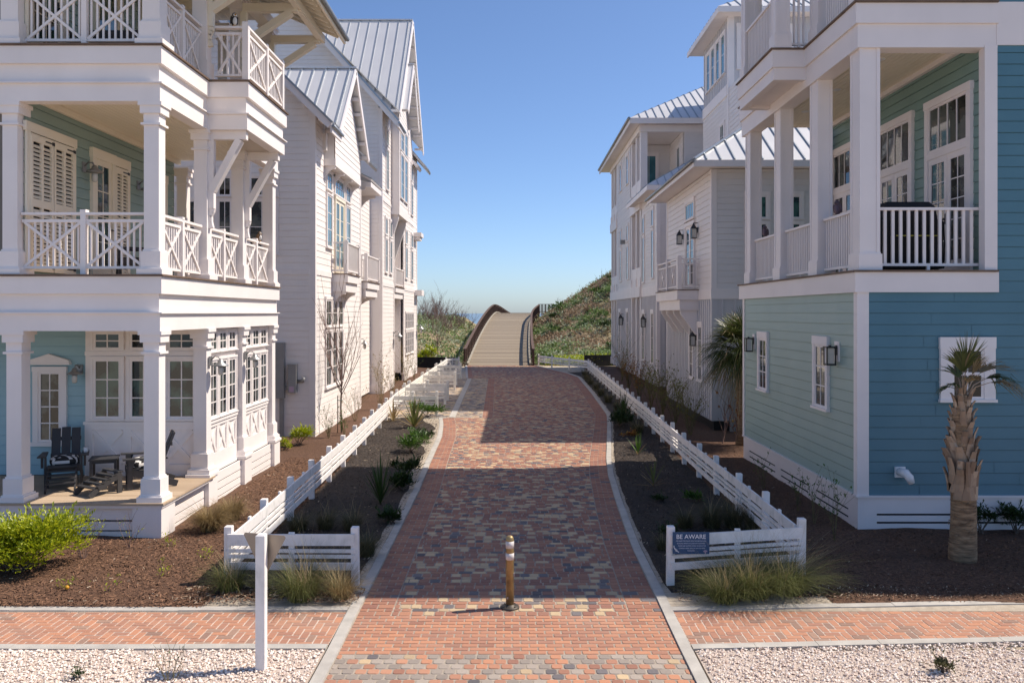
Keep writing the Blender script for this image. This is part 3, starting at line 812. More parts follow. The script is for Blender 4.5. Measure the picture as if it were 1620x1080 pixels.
# ================================================================== LEFT HOUSE WITH PORCHES
H1=thing('porch_house','white porch house with sage walls and crossed balcony railings, nearest on the left','house',(-9.5,17,0))
XO=-6.10; YF=14.14; YB=21.2; XLF=-14.0
C0=(-6.30,14.36); YS=(16.55,18.72,21.0)
Fs=Face('S',YF); Fe=Face('E',XO)
# foundation: skirt boards with dark slots, piers
sk=MB()
def skirt(F,u0,u1,zt=.60,d=-.05,slots=((.30,.33),(.13,.155))):
    z=0.0; sk.cur=0
    for a,b in sorted(slots): F.box(sk,u0,u1,d-.03,d,z-.1 if z==0 else z,a); z=b
    F.box(sk,u0,u1,d-.03,d,z,zt)
    sk.cur=1; F.box(sk,u0,u1,d-.10,d-.07,-.05,zt-.01); sk.cur=0
skirt(Fs,-8.45,-6.56); skirt(Fs,-13.9,-8.9)
Fk=Face('E',XO-.02)
for a,b in ((14.72,16.3),(16.86,18.5),(19.05,20.8)): skirt(Fk,a,b,slots=((.38,.405),(.22,.245),(.07,.095)))
obj('foundation_skirt',sk,[M['white'],M['dark']],H1)
for x,y,w_ in ((-6.33,14.38,.25),(-8.67,14.38,.25)): 
    p=MB(); p.box(x-w_,x+w_,YF-.02,YF+.55,-.1,.60); obj('foundation_pier',p,M['white'],H1)
for y in YS:
    p=MB(); p.box(-6.52,XO+.02,y-.24,y+.24,-.1,.63); p.box(-6.54,XO+.05,y-.27,y+.27,.63,.69); obj('foundation_pier',p,M['white'],H1)
# porch floor of boards
d=MB(); y=YF-.06
while y<16.5:
    d.box(XLF,XO+.07,y,y+.132,.602,.635); y+=.137
obj('porch_deck',d,M['deck'],H1)
d=MB(); d.box(XLF,XO+.04,YF-.03,YF+.0,.55,.600); d.box(XO+.0,XO+.04,YF,16.3,.55,.600); obj('deck_edge_board',d,M['white'],H1)
# ground floor columns
column(H1,-8.68,14.36,.635,3.59); column(H1,C0[0],C0[1],.635,3.59)
for y in YS: column(H1,XO-.20,y,.69,3.59)
# ground floor recessed wall in pale aqua and window wall
w_=MB(); Fb=Face('S',16.62); lap(w_,Fb,[(-14,.635),(-8.62,.635),(-8.62,3.6),(-14,3.6)],.2); obj('recessed_wall',w_,M['aqua'],H1)
w_=MB(); Fq=Face('S',16.52); Fq.box(w_,-8.64,-6.25,-.2,0,.635,3.6)
zc_=[.635,.75,1.02,1.06]
Fq.box(w_,-8.64,-6.45,0,.03,.635,.86); Fq.box(w_,-8.66,-6.45,0,.05,1.66,1.72); Fq.box(w_,-8.64,-6.45,0,.03,1.56,1.66)
xs3=[-8.50,-7.79,-7.08,-6.45]
for u in (-8.64,-7.87,-7.10): Fq.box(w_,u,u+.16,0,.029,.86,1.56)
for i in range(3):
    a,b=xs3[i],[-7.87,-7.10,-6.45][i]
    Fq.strip(w_,(a+.02,.88),(b-.02,1.54),.075,.0,.022); Fq.strip(w_,(a+.02,1.54),(b-.02,.88),.075,.0,.026)
Fq.box(w_,-8.64,-6.45,0,.03,3.05,3.13)
obj('window_wall',w_,M['white'],H1)
for i in range(3):
    a=[-8.47,-7.74,-6.98][i]; b=a+.56
    window(H1,Fq,a,b,1.78,2.98,2,3,casing=.06,head=.05,sill=.04,glass='glass_green',base=.012)
    window(H1,Fq,a,b,3.16,3.52,2,2,casing=.06,head=.04,sill=0,glass='glass',base=.012)
# narrow window with pediment head in the aqua wall
window(H1,Fb,-9.62,-9.16,1.30,2.72,2,4,casing=.11,head=.10,sill=.08,glass='glass')
pd=MB(); Fb.prism(pd,[(-9.80,2.90),(-8.98,2.90),(-8.98,2.95),(-9.39,3.08),(-9.80,2.95)],0,.10); Fb.box(pd,-9.82,-8.96,0,.12,2.86,2.90); obj('window_pediment',pd,M['white'],H1)
barn_lamp(H1,Fb,-8.80,2.70,.0,.95)
# ground floor side wall (lane side): two bays of three windows over crossed panels
Fw=Face('E',-6.30)
w_=MB()
for a,b in ((16.78,18.50),(18.95,20.78)):
    Fw.box(w_,a,b,-.2,0,.62,3.6)
    Fw.box(w_,a,b,0,.03,.62,.98); Fw.box(w_,a,b,0,.035,1.54,1.62); Fw.box(w_,a,b,0,.06,1.62,1.68); Fw.box(w_,a,b,0,.06,.60,.66)
    n3=(b-a)/3
    for i in range(3):
        u=a+i*n3; 
        for q in ((u,u+.07),(u+n3-.07,u+n3)): Fw.box(w_,q[0],q[1],0,.028,.98,1.54)
        Fw.strip(w_,(u+.09,1.0),(u+n3-.09,1.52),.06,0,.02); Fw.strip(w_,(u+.09,1.52),(u+n3-.09,1.0),.06,0,.024)
w_.box(-8.6,-6.5,20.9,21.2,.62,3.6)
obj('lane_side_wall',w_,M['white'],H1)
for a,b in ((16.78,18.50),(18.95,20.78)):
    n3=(b-a)/3
    for i in range(3):
        u=a+i*n3+.06; window(H1,Fw,u,u+n3-.12,1.72,2.92,2,4,casing=.05,head=.05,sill=.02,base=.015); window(H1,Fw,u,u+n3-.12,3.10,3.52,2,2,casing=.05,head=.04,sill=.02,base=.015)
for y in (16.55,18.72): barn_lamp(H1,Face('E',XO-.05),y,2.86,.0,1.0)
# floor bands 1 and 2
def bands(z0,jog=None):
    """z0 = underside of the beam"""
    jj=lambda k:(None if not jog else (jog[0]+k,jog[1]-k,jog[2]+k))
    ring_band(H1,XO-.02,YF+.02,YB,XLF,z0,z0+.30,'beam','white',1,jog=jj(-.02))
    ring_band(H1,XO+.03,YF-.03,YB,XLF,z0+.30,z0+.325,'ledge','white',1,jog=jj(.03))
    ring_band(H1,XO-.05,YF+.05,YB,XLF,z0+.325,z0+.64,'frieze','white',1,jog=jj(-.05))
    ring_band(H1,XO+.02,YF-.02,YB,XLF,z0+.64,z0+.94,'fascia','white',1,jog=jj(.02))
    ring_band(H1,XO+.06,YF-.06,YB,XLF,z0+.945,z0+.975,'deck_edge','deck_edge',1,jog=jj(.06))
bands(3.59); bands(7.55,(-5.32,16.35,19.05))
# ceilings (beaded boards) and floor slabs
def ceiling(parent,x0,x1,y0,y1,z,m='cream',name='porch_ceiling',bw=.11):
    mb=MB(); mb.box(x0,x1,y0,y1,z+.02,z+.12)
    x=x0
    while x<x1-.02: mb.box(x,min(x+bw-.012,x1),y0,y1,z,z+.02); x+=bw
    return obj(name,mb,M[m],parent)
ceiling(H1,XLF,XO-.26,YF+.26,16.5,3.70); ceiling(H1,-8.58,XO-.26,YF+.26,20.95,7.78); ceiling(H1,XLF,XO-.26,YF+.26,20.95,11.35)
f=MB(); f.box(XLF,XO-.25,YF+.25,20.9,4.30,4.54); 
f.box(XLF,XO-.25,YF+.25,20.9,8.25,8.48); f.box(XO-.25,-5.5,16.6,18.8,8.25,8.48); f.box(XLF,-5.5,16.6,18.8,8.48,8.50)
obj('upper_decks',f,M['deck_edge'],H1)
for z_ in (4.54,8.50):
    f=MB(); y=YF+.02
    while y<20.9: f.box(-8.62,(XO-.02 if z_<5 or y<16.4 or y>18.9 else -5.40),y,y+.132,z_,z_+.022); y+=.137
    obj('deck_boards',f,M['deck'],H1)
f=MB(); f.box(XO-.26,-5.50,16.45,18.95,8.08,8.20); obj('jog_soffit',f,M['cream'],H1)
# crown boards
f=MB(); f.box(-8.58,-8.50,YF+.26,20.9,7.66,7.775); obj('crown_board',f,M['cream'],H1)
# level 2
column(H1,-8.75,14.36,4.57,7.55); column(H1,C0[0],C0[1],4.57,7.55)
for y in YS: column(H1,XO-.19,y,4.57,7.55)
column(H1,-8.42,20.86,4.57,7.55,w=.24)
for y in (16.55,18.72,21.0):
    pass
Fh=Face('E',-8.60); w_=MB(); lap(w_,Fh,[(YF+.25,4.57),(20.7,4.57),(20.7,7.78),(YF+.25,7.78)],.2); obj('sage_wall',w_,M['sage'],H1)
# door casing with closed louvred shutters
f=MB(); Fh.box(f,14.40,14.50,0,.05,4.6,7.10); Fh.box(f,15.93,16.01,0,.05,4.6,7.10); Fh.box(f,14.36,16.03,0,.06,7.10,7.27); obj('shutter_casing',f,M['cream'],H1)
shutter(H1,Fh,14.50,15.20,4.64,7.08); shutter(H1,Fh,15.23,15.93,4.64,7.08)
glazed_door(H1,Fh,16.72,17.42,4.6,7.05,1,4,2,'glass_green','cream',casing=.12,head=.2)
f=MB(); Fh.box(f,18.16,18.26,0,.05,4.6,7.05); Fh.box(f,17.56,18.28,0,.056,7.05,7.25); obj('shutter_casing',f,M['cream'],H1)
shutter(H1,Fh,17.58,18.16,4.64,7.03)
glazed_door(H1,Fh,19.35,20.05,4.6,7.05,1,4,2,'glass_green','cream',casing=.12,head=.2)
barn_lamp(H1,Fh,16.36,6.72,.0,1.05); barn_lamp(H1,Fh,18.72,6.72,.0,1.05)
xrail(H1,Face('S',14.30),-8.60,-6.44,4.57,2)
Fr=Face('E',XO-.14)
for a,b in ((14.52,16.38),(16.72,18.55),(18.89,20.83)): xrail(H1,Fr,a,b,4.57,2)
# level 3
column(H1,-8.75,14.36,8.53,11.2,w=.30); column(H1,C0[0],C0[1],8.53,11.2,w=.30)
for y in YS: column(H1,XO-.21,y,8.53,11.2,w=.28)
column(H1,-7.4,20.9,8.53,11.2,w=.24)
w_=MB(); lap(w_,Fh,[(YF+.25,8.53),(20.7,8.53),(20.7,11.3),(YF+.25,11.3)],.2); obj('sage_wall',w_,M['sage'],H1)
for y in (15.0,17.3,19.4): glazed_door(H1,Fh,y-.5,y+.5,8.55,10.9,1,4,2,'glass_green','cream')
f=MB(); f.box(-8.0,XO-.3,16.6,16.8,10.75,11.15); f.box(-8.0,XO-.3,18.7,18.9,10.8,11.15); f.box(XLF,XO-.05,YF+.05,YF+.35,11.15,11.4); f.box(XO-.35,XO-.05,YF+.35,21.0,11.15,11.4)
obj('roof_beams',f,M['cream'],H1)
xrail(H1,Face('S',14.30),-8.55,-6.46,8.53,2,h=1.1); 
xrail(H1,Fr,14.54,16.38,8.53,2,h=1.1)
xrail(H1,Face('S',16.42),-6.0,-5.42,8.53,1,h=1.1); xrail(H1,Face('E',-5.33),16.42,18.98,8.53,2,h=1.1); xrail(H1,Face('N',18.98),-6.0,-5.42,8.53,1,h=1.1); xrail(H1,Fr,19.1,20.83,8.53,2,h=1.1)
for y in (16.46,18.92):
    p=MB(); p.cbox(-5.45,-5.33,y-.06,y+.06,8.53,9.72); obj('newel_post',p,M['white'],H1)
# timber brackets under the jog, and at the eave
def bracket(parent,y,x0,x1,zb,zt,tail=True,w=.14,m='white'):
    """x0 wall side, x1 outer; diagonal timber"""
    mb=MB(); s=1 if x1>x0 else -1
    mb.box(x0,x1+s*.06,y-w/2,y+w/2,zt-.02,zt+.16)
    mb.bar((x1-s*.08,y,zt-.02),(x0+s*.03,y,zb),w*.96,.17,up=(0,1,0))
    mb.box(x0-s*.05,x0+s*.08,y-w/2+.003,y+w/2-.003,zb-.35,zt-.02)
    if tail:
        pts=[(x0+s*.03,y,zb-.35),(x0+s*.01,y,zb-.42),(x0-s*.03,y,zb-.5),(x0-s*.03,y,zb-.62),(x0+s*.0,y,zb-.75)]
        for a,b in zip(pts,pts[1:]): mb.bar(a,b,w*.9,.09,up=(0,1,0))
    return obj('bracket',mb,M[m],parent)
bracket(H1,16.55,XO-.03,-5.46,6.35,7.40); bracket(H1,18.78,XO-.03,-5.46,6.35,7.40)
for y in (16.55,18.6,20.75): bracket(H1,y,XO-.05,-4.98,10.0,10.72,w=.15,m='cream')
f=MB(); f.bar((-4.92,12.9,10.85),(-4.92,20.95,10.85),.15,.17)
for y in (16.55,18.6):
    f.bar((-4.92,y+.05,10.78),(-4.95,y+1.2,10.2) if False else (-4.92,y+.9,10.80),.1,.1)
obj('eave_purlin',f,M['cream'],H1)
rf=MB(); sm=MB(); sl_=.42
def zr(x): return 10.97+(-4.42-x)*sl_
roof_plane(rf,sm,[(-4.42,12.6,zr(-4.42)+.12),(-4.42,21.35,zr(-4.42)+.12),(-10,21.35,zr(-10)+.12),(-10,12.6,zr(-10)+.12)],(0,1,0),(-1,0,sl_),thick=.05)
r_=obj('roof',rf,M['metal_roof'],H1); obj('roof_seams',sm,M['seam'],r_)
f=MB(); y=12.7
while y<21.3:
    f.bar((-4.5,y,zr(-4.5)-.03),(-9.9,y,zr(-9.9)-.03),.07,.15); y+=.36
f.box(-4.46,-4.40,12.6,21.36,zr(-4.42)-.09,zr(-4.42)+.07)
obj('rafters',f,M['cream'],r_)
f=MB(); f.tube([(-4.36,12.6,zr(-4.42)+.03),(-4.36,21.36,zr(-4.42)+.03)],.06,8); obj('gutter',f,M['grey_metal'],r_)
# solid rear volume, closed walls
w_=MB(); w_.box(-14,-8.72,16.8,20.6,.3,12.4); w_.box(-14,-8.72,14.5,16.8,4.58,7.7); w_.box(-14,-8.72,14.6,16.8,8.55,11.3); obj('interior_core',w_,M['interior'],H1)
w_=MB(); lap(w_,Face('N',20.72),[(-14,.5),(-8.6,.5),(-8.6,12.4),(-14,12.4)],.2); obj('rear_wall',w_,M['siding'],H1)
# wall box beside the house is on the next house

# ================================================================== SECOND LEFT HOUSE (cross gable to the lane)
H2=thing('gabled_house','white gabled beach house with metal roof, between the porch house and the tallest house','house',(-8.5,30,0))
XW=-6.27; Y0=25.7
Fs2=Face('S',Y0); Fe2=Face('E',XW)
k2=.98
def rz2(x): return 9.72+(-5.62-x)*k2
w_=MB(); lap(w_,Fs2,[(-12.4,.15),(XW-.14,.15),(XW-.14,5.1),(-12.4,5.1)],.2); lap(w_,Fs2,[(-12.4,5.28),(XW-.14,5.28),(XW-.14,rz2(XW)-.10),(-9.2,rz2(-9.2)-.10),(-12.4,rz2(-9.2)-.10-3.2*k2)],.2)
obj('front_wall',w_,M['siding'],H2)
w_=MB(); lap(w_,Fe2,[(Y0+.14,.15),(33.3,.15),(33.3,5.1),(Y0+.14,5.1)],.2)
lap(w_,Fe2,[(Y0+.14,5.28),(33.3,5.28),(33.3,10.2),(31.2,10.2),(29.1,12.35),(27.0,10.2),(Y0+.14,10.2)],.2); obj('lane_wall',w_,M['siding'],H2)
t=MB(); t.box(XW-.16,XW+.03,Y0-.03,Y0+.15,.10,rz2(XW)-.14); t.box(-12.4,XW-.16,Y0-.035,Y0+.1,5.1,5.28); t.box(XW-.1,XW+.035,Y0+.15,33.3,5.1,5.28); t.box(XW-.1,XW+.03,33.14,33.32,.1,9.6)
t.box(-12.4,XW+.02,Y0-.022,Y0,-.1,.15); t.box(XW-.1,XW+.022,Y0,33.3,-.1,.15); obj('trim_boards',t,M['white'],H2)
# gable end box over the windows, carried by curved corbels
w_=MB(); Fg=Face('E',XW+.36); lap(w_,Fg,[(26.95,8.95),(31.3,8.95),(31.3,9.75),(29.1,12.1),(26.95,9.85)],.2,thick=.36)
Fg.box(w_,26.9,31.35,-.40,.03,8.72,8.95); obj('gable_box',w_,M['siding'],H2)
f=MB()
for y in (27.05,28.4,29.8,31.2):
    P=[(XW,8.72)]; Q=[]
    for i in range(7):
        a=PI/2*i/6; P.append((XW+.36*math.cos(a)**1.0 if i else XW+.36,8.72-.0-.42*math.sin(a)))
    P=[(XW,8.72),(XW+.36,8.72),(XW+.36,8.64)]+[(XW+.36-.33*math.sin(PI/2*i/5),8.20+.44*math.cos(PI/2*i/5)-.0) for i in range(0,6)]+[(XW,8.16)]
    f.loft([(x,y-.05,z) for x,z in P],[(x,y+.05,z) for x,z in P])
obj('corbels',f,M['white'],H2)
# windows under it
for a,b in ((27.25,27.95),(28.45,29.95),(30.35,31.05)): window(H2,Fe2,a,b,8.0,8.62,2 if b-a<1 else 4,2,casing=.09,head=.06,sill=.03,glass='glass_sky')
for a,b in ((27.25,27.95),(30.35,31.05)): window(H2,Fe2,a,b,6.1,7.85,2,3,casing=.09,head=.05,glass='glass_sky')
glazed_door(H2,Fe2,28.5,29.9,5.3,7.85,2,4,2,'glass_sky','cream')
for a in (27.1,28.05,29.0): window(H2,Fe2,a,a+.72,3.45,4.35,2,2,casing=.09,head=.1,sill=.04); window(H2,Fe2,a,a+.72,1.45,3.28,2,3,casing=.09,head=.07,sill=.07)
# rear windows facing the near porch (front wall)
for a,b in ((-9.28,-8.86),(-8.32,-7.50)): window(H2,Fs2,a,b,7.55,8.15,2,1,casing=.1,head=.1,sill=.03); window(H2,Fs2,a,b,5.75,7.42,2,2,casing=.1,head=.05)
window(H2,Fs2,-10.6,-9.8,5.75,7.42,2,2)
# balcony
def balcony(parent,x0,x1,y0,y1,z,h,m='white',kind='plain',corb=True,wm='deck_edge'):
    f=MB(); s=1 if x1>x0 else -1
    f.box(x0,x1,y0,y1,z-.30,z-.03); f.box(x0,x1-s*.08,y0+.06,y1-.06,z-.62,z-.30)
    if corb:
        for y in (y0+.2,y1-.2):
            P=[(x0,z-.62),(x1-s*.12,z-.62),(x1-s*.12,z-.70)]+[(x1-s*.12+(x0-x1+s*.15)*math.sin(PI/2*i/5),z-1.25+.55*math.cos(PI/2*i/5)) for i in range(6)]+[(x0,z-1.3)]
            f.loft([(x,y-.05,q) for x,q in P],[(x,y+.05,q) for x,q in P])
    o=obj('balcony',f,M[m],parent)
    f=MB(); f.box(x0,x1+s*.04,y0-.04,y1+.04,z-.03,z); obj('balcony_deck',f,M[wm],o)
    f=MB(); F=Face('E' if s>0 else 'W',x1-s*.02)
    F.box(f,y0,y1,-.10,.0,z+h-.05,z+h); F.box(f,y0,y1,-.08,-.02,z+.08,z+.13)
    n=int((y1-y0)/.11)
    for i in range(1,n): u=y0+(y1-y0)*i/n; F.box(f,u-.016,u+.016,-.066,-.034,z+.13,z+h-.05)
    for ye in (y0,y1):
        f.box(x0,x1,ye-.04,ye+.04,z+h-.05,z+h); f.box(x0,x1,ye-.025,ye+.025,z+.08,z+.13)
        k=max(2,int(abs(x1-x0)/.11))
        for i in range(1,k): xx=x0+(x1-x0)*i/k; f.box(xx-.016,xx+.016,ye-.016,ye+.016,z+.13,z+h-.05)
        f.box(x1-s*.12,x1,ye-.06,ye+.06,z,z+h+.06)
    obj('balcony_railing',f,M[m],o)
    return o
balcony(H2,XW,-5.72,28.1,30.2,5.25,1.08)
# roofs
rf=MB(); sm=MB()
roof_plane(rf,sm,[(-5.62,26.55,9.85),(-5.62,29.1,12.55),(-8.55,29.1,12.55)],(1,0,0),(0,2.55,2.70),off=.45)
roof_plane(rf,sm,[(-5.62,31.65,9.85),(-5.62,29.1,12.55),(-8.55,29.1,12.55)],(1,0,0),(0,-2.55,2.70))
roof_plane(rf,sm,[(-5.62,25.15,rz2(-5.62)),(-5.62,26.6,rz2(-5.62)),(-8.5,29.1,rz2(-8.5)),(-8.5,33.6,rz2(-8.5)),(-9.2,33.6,rz2(-9.2)),(-9.2,25.15,rz2(-9.2))],(0,1,0),(-1,0,k2))
roof_plane(rf,sm,[(-5.62,31.6,rz2(-5.62)),(-5.62,33.6,rz2(-5.62)),(-8.5,33.6,rz2(-8.5)),(-8.5,29.1,rz2(-8.5))],(0,1,0),(-1,0,k2))
roof_plane(rf,sm,[(-12.8,25.15,rz2(-9.2)-3.6*k2),(-12.8,33.6,rz2(-9.2)-3.6*k2),(-9.2,33.6,rz2(-9.2)),(-9.2,25.15,rz2(-9.2))],(0,1,0),(1,0,k2))
rf.bar((-5.60,29.1,12.57),(-8.6,29.1,12.57),.16,.05)
r_=obj('roof',rf,M['metal_roof'],H2); obj('roof_seams',sm,M['seam'],r_)
f=MB()
def rake(f,a,b,h=.22,w=.05,drop=.12):
    a=Vector(a);b=Vector(b); f.bar(a-Vector((0,0,drop)),b-Vector((0,0,drop)),w,h)
def lookouts(f,a,b,depth,n=6,drop=.26):
    """small blocks under a gable overhang, from rake a->b inwards (-x by depth)"""
    a=Vector(a);b=Vector(b)
    for i in range(n):
        p=a+(b-a)*((i+.5)/n)-Vector((0,0,drop)); f.bar(p,p+Vector((depth,0,0)),.09,.12)
for yy in (26.55,31.65): rake(f,(-5.64,yy,9.85),(-5.64,29.1,12.55)); lookouts(f,(-5.66,yy,9.85),(-5.66,29.1,12.55),-.5)
rake(f,(-5.66,25.16,rz2(-5.66)),(-9.2,25.16,rz2(-9.2))); f.box(-5.66,-5.60,25.15,26.6,9.42,9.66)
for x in [-6.0-.5*i for i in range(7)]: f.bar((x,25.2,rz2(x)-.22),(x,25.75,rz2(x)-.22),.09,.12)
for y in (25.35,25.75,26.15): f.bar((-5.66,y,9.60),(-6.3,y,9.60+.64*k2),.07,.10)
f.box(-6.35,-6.15,26.7,26.95,9.2,9.75)
obj('rake_boards',f,M['white'],r_)
f=MB(); f.tube([(-5.56,25.1,9.62),(-5.56,26.55,9.62)],.05,6); f.bar((-5.6,25.12,rz2(-5.6)+.03),(-9.2,25.12,rz2(-9.2)+.03),.05,.06); obj('roof_edge',f,M['seam'],r_)
# linking recess with small porch roof
w_=MB(); lap(w_,Face('E',-6.95),[(33.3,.15),(39.3,.15),(39.3,9.3),(33.3,9.3)],.2); obj('link_wall',w_,M['siding'],H2)
rf=MB(); sm=MB(); roof_plane(rf,sm,[(-5.85,33.5,9.35),(-5.85,36.4,9.35),(-7.2,36.4,10.0),(-7.2,33.5,10.0)],(0,1,0),(-1,0,.48),thick=.07); rf.box(-5.9,-6.9,33.6,36.3,9.05,9.25); o=obj('porch_roof',rf,M['white'],H2); obj('roof_seams',sm,M['seam'],o)
f=MB()
for y in (33.7,36.2):
    P=[(-6.95,9.05),(-6.15,9.05),(-6.15,8.95)]+[(-6.15-.72*math.sin(PI/2*i/5),8.15+.8*math.cos(PI/2*i/5)) for i in range(6)]+[(-6.95,8.1)]
    f.loft([(x,y-.06,z) for x,z in P],[(x,y+.06,z) for x,z in P])
obj('porch_roof_brackets',f,M['white'],H2)
balcony(H2,-6.95,-6.02,33.5,36.4,5.2,1.08)
glazed_door(H2,Face('E',-6.95),34.3,35.5,5.2,8.2,2,4,2,'glass_sky'); glazed_door(H2,Face('E',-6.95),34.3,35.5,.4,3.3,2,4,2,'glass')
barn_lamp(H2,Face('E',-6.95),36.5,2.55,0,1.2)
# utility boxes on the front wall
f=MB(); Fs2.box(f,-7.44,-7.18,.016,.22,1.25,2.98); Fs2.box(f,-7.34,-7.22,.016,.12,.0,1.25); o=obj('meter_cabinet',f,M['box_grey'],H2)
f=MB(); Fs2.box(f,-7.06,-6.80,.016,.20,1.42,2.28); Fs2.box(f,-7.18,-7.06,.05,.12,1.5,1.62); f.tube([Fs2.p(-6.80,.1,1.78),Fs2.p(-6.62,.1,1.78),Fs2.p(-6.58,.1,1.9)],.06,6); Fs2.box(f,-7.08,-6.78,.016,.22,2.28,2.31); o=obj('disconnect_box',f,M['box_grey'],H2)
f=MB(); Fs2.box(f,-7.01,-6.87,.2,.206,1.45,1.62); obj('warning_sticker',f,M['pink'],o)
w_=MB(); w_.box(-12.3,-6.5,25.9,33.2,.1,9.0); w_.box(-11,-7.1,33,39.3,.1,9.0); obj('interior_core',w_,M['interior'],H2)

# ================================================================== TALLEST LEFT HOUSE
H3=thing('tall_gabled_house','tallest white house on the left with steep metal gables, nearest the boardwalk','house',(-9,46,0))
XW=-6.38; Y0=39.3; YE=53.2
Fs3=Face('S',Y0); Fe3=Face('E',XW)
k3=1.13
def rz3(x): return 13.0+(-5.55-x)*k3
w_=MB(); lap(w_,Fs3,[(-14,.5),(XW-.16,.5),(XW-.16,5.2),(-14,5.2)],.2); lap(w_,Fs3,[(-14,5.4),(XW-.16,5.4),(XW-.16,rz3(XW)-.10),(-13,rz3(-13)-.10),(-14,rz3(-13)-.10)],.2); obj('front_wall',w_,M['siding'],H3)
w_=MB()
lap(w_,Fe3,[(Y0+.16,.5),(43.2,.5),(43.2,5.2),(Y0+.16,5.2)],.2); lap(w_,Fe3,[(46.8,.5),(YE,.5),(YE,5.2),(46.8,5.2)],.2)
lap(w_,Fe3,[(Y0+.16,5.4),(43.2,5.4),(43.2,9.3),(Y0+.16,9.3)],.2); lap(w_,Fe3,[(46.8,5.4),(YE,5.4),(YE,9.3),(46.8,9.3)],.2)
lap(w_,Fe3,[(Y0+.16,9.45),(YE,9.45),(YE,13.8),(51.2,13.8),(46.4,19.7),(41.6,13.8),(Y0+.16,13.8)],.2)
lap(w_,Face('E',-7.1),[(43.2,.5),(46.8,.5),(46.8,9.4),(43.2,9.4)],.2)
w_.box(-7.09,XW-.13,43.09,43.225,.5,9.3); w_.box(-7.09,XW-.13,46.775,46.9,.5,9.3)
obj('lane_wall',w_,M['siding'],H3)
t=MB()
for y in (Y0-.03,43.05,46.8,YE-.15): t.box(XW-.15,XW+.035,y,y+.17,.4,13.7 if y<43 or y>50 else 9.4)
t.box(-14,XW+.02,Y0-.035,Y0+.05,5.2,5.4)
for a,b in ((Y0+.14,43.05),(46.97,YE-.15)): t.box(XW-.1,XW+.037,a,b,5.2,5.4); t.box(XW-.1,XW+.037,a,b,9.3,9.45); t.box(XW-.1,XW+.05,a,b,.0,.5)
t.box(-14,XW+.03,Y0-.06,Y0+.02,-.1,.5); obj('trim_boards',t,M['white'],H3)
# projecting bay
w_=MB(); Fb3=Face('E',-5.98); lap(w_,Fb3,[(42.25,9.4),(45.9,9.4),(45.9,13.95),(44.05,16.4),(42.25,13.95)],.2,thick=.42); Fb3.box(w_,42.2,45.95,-.42,.03,8.95,9.4); obj('projecting_bay',w_,M['siding'],H3)
t=MB()
for y in (42.2,45.8): t.box(-6.3,-5.94,y-.01,y+.14,9.4,13.9)
obj('bay_corner_boards',t,M['white'],H3)
f=MB()
for y in (42.5,45.4):
    P=[(-7.05,9.3),(-6.02,8.95),(-6.02,8.75),(-6.9,6.0),(-7.05,5.7)]
    f.loft([(x,y-.09,z) for x,z in P],[(x,y+.09,z) for x,z in P])
obj('bay_brackets',f,M['white'],H3)
for a in (42.75,44.25): window(H3,Fb3,a,a+1.1,12.4,13.6,2,2,casing=.09,glass='glass_sky'); window(H3,Fb3,a,a+1.1,9.9,12.2,2,3,casing=.09,glass='glass_sky')
for a in (40.2,41.7):
    window(H3,Fe3,a,a+.62,7.75,8.55,2,1,casing=.1,glass='glass_sky'); window(H3,Fe3,a,a+.62,5.9,7.55,2,2,casing=.1,glass='glass_sky')
    if a<41: window(H3,Fe3,a+.3,a+1.0,12.2,12.95,2,1,casing=.1,glass='glass_sky'); window(H3,Fe3,a+.3,a+1.0,10.0,12.0,2,2,casing=.1,glass='glass_sky')
for a in (47.6,50.2):
    window(H3,Fe3,a,a+.8,7.9,8.7,2,1,casing=.1,glass='glass_sky'); window(H3,Fe3,a,a+.8,5.9,7.7,2,2,casing=.1,glass='glass_sky')
    window(H3,Fe3,a,a+.8,12.0,13.0,2,1,casing=.1,glass='glass_sky'); window(H3,Fe3,a,a+.8,9.9,11.8,2,2,casing=.1,glass='glass_sky')
for i in range(4): window(H3,Fe3,47.6+i*.95,48.35+i*.95,2.95,3.9,2,2,casing=.08); window(H3,Fe3,47.6+i*.95,48.35+i*.95,1.5,2.8,2,3,casing=.08)
F7=Face('E',-7.1); glazed_door(H3,F7,43.6,45.0,.5,3.6,2,4,2,'glass_sky','cream'); glazed_door(H3,F7,43.6,45.0,5.4,8.3,2,4,2,'glass_sky','cream')
balcony(H3,-7.1,-6.3,43.3,46.7,5.3,1.0,corb=False)
barn_lamp(H3,Fe3,43.0,2.7,0,1.4); barn_lamp(H3,Fe3,53.05,2.9,0,1.4)
rf=MB(); sm=MB()
zb,zt=14.0,20.4; xr=-5.78
roof_plane(rf,sm,[(xr,41.2,zb),(xr,46.4,zt),(-11.6,46.4,zt),],(1,0,0),(0,5.2,zt-zb),step=.55)
roof_plane(rf,sm,[(xr,51.6,zb),(xr,46.4,zt),(-11.6,46.4,zt)],(1,0,0),(0,-5.2,zt-zb),step=.55)
roof_plane(rf,sm,[(-5.5,38.75,rz3(-5.5)),(-5.5,40.8,rz3(-5.5)),(-11.6,46.4,rz3(-11.6)),(-11.6,53.6,rz3(-11.6)),(-13,53.6,rz3(-13)),(-13,38.75,rz3(-13))],(0,1,0),(-1,0,k3))
roof_plane(rf,sm,[(-5.5,51.6,rz3(-5.5)),(-5.5,53.6,rz3(-5.5)),(-11.6,53.6,rz3(-11.6)),(-11.6,46.4,rz3(-11.6))],(0,1,0),(-1,0,k3))
roof_plane(rf,sm,[(-20,38.75,rz3(-13)-7*k3),(-20,53.6,rz3(-13)-7*k3),(-13,53.6,rz3(-13)),(-13,38.75,rz3(-13))],(0,1,0),(1,0,k3))
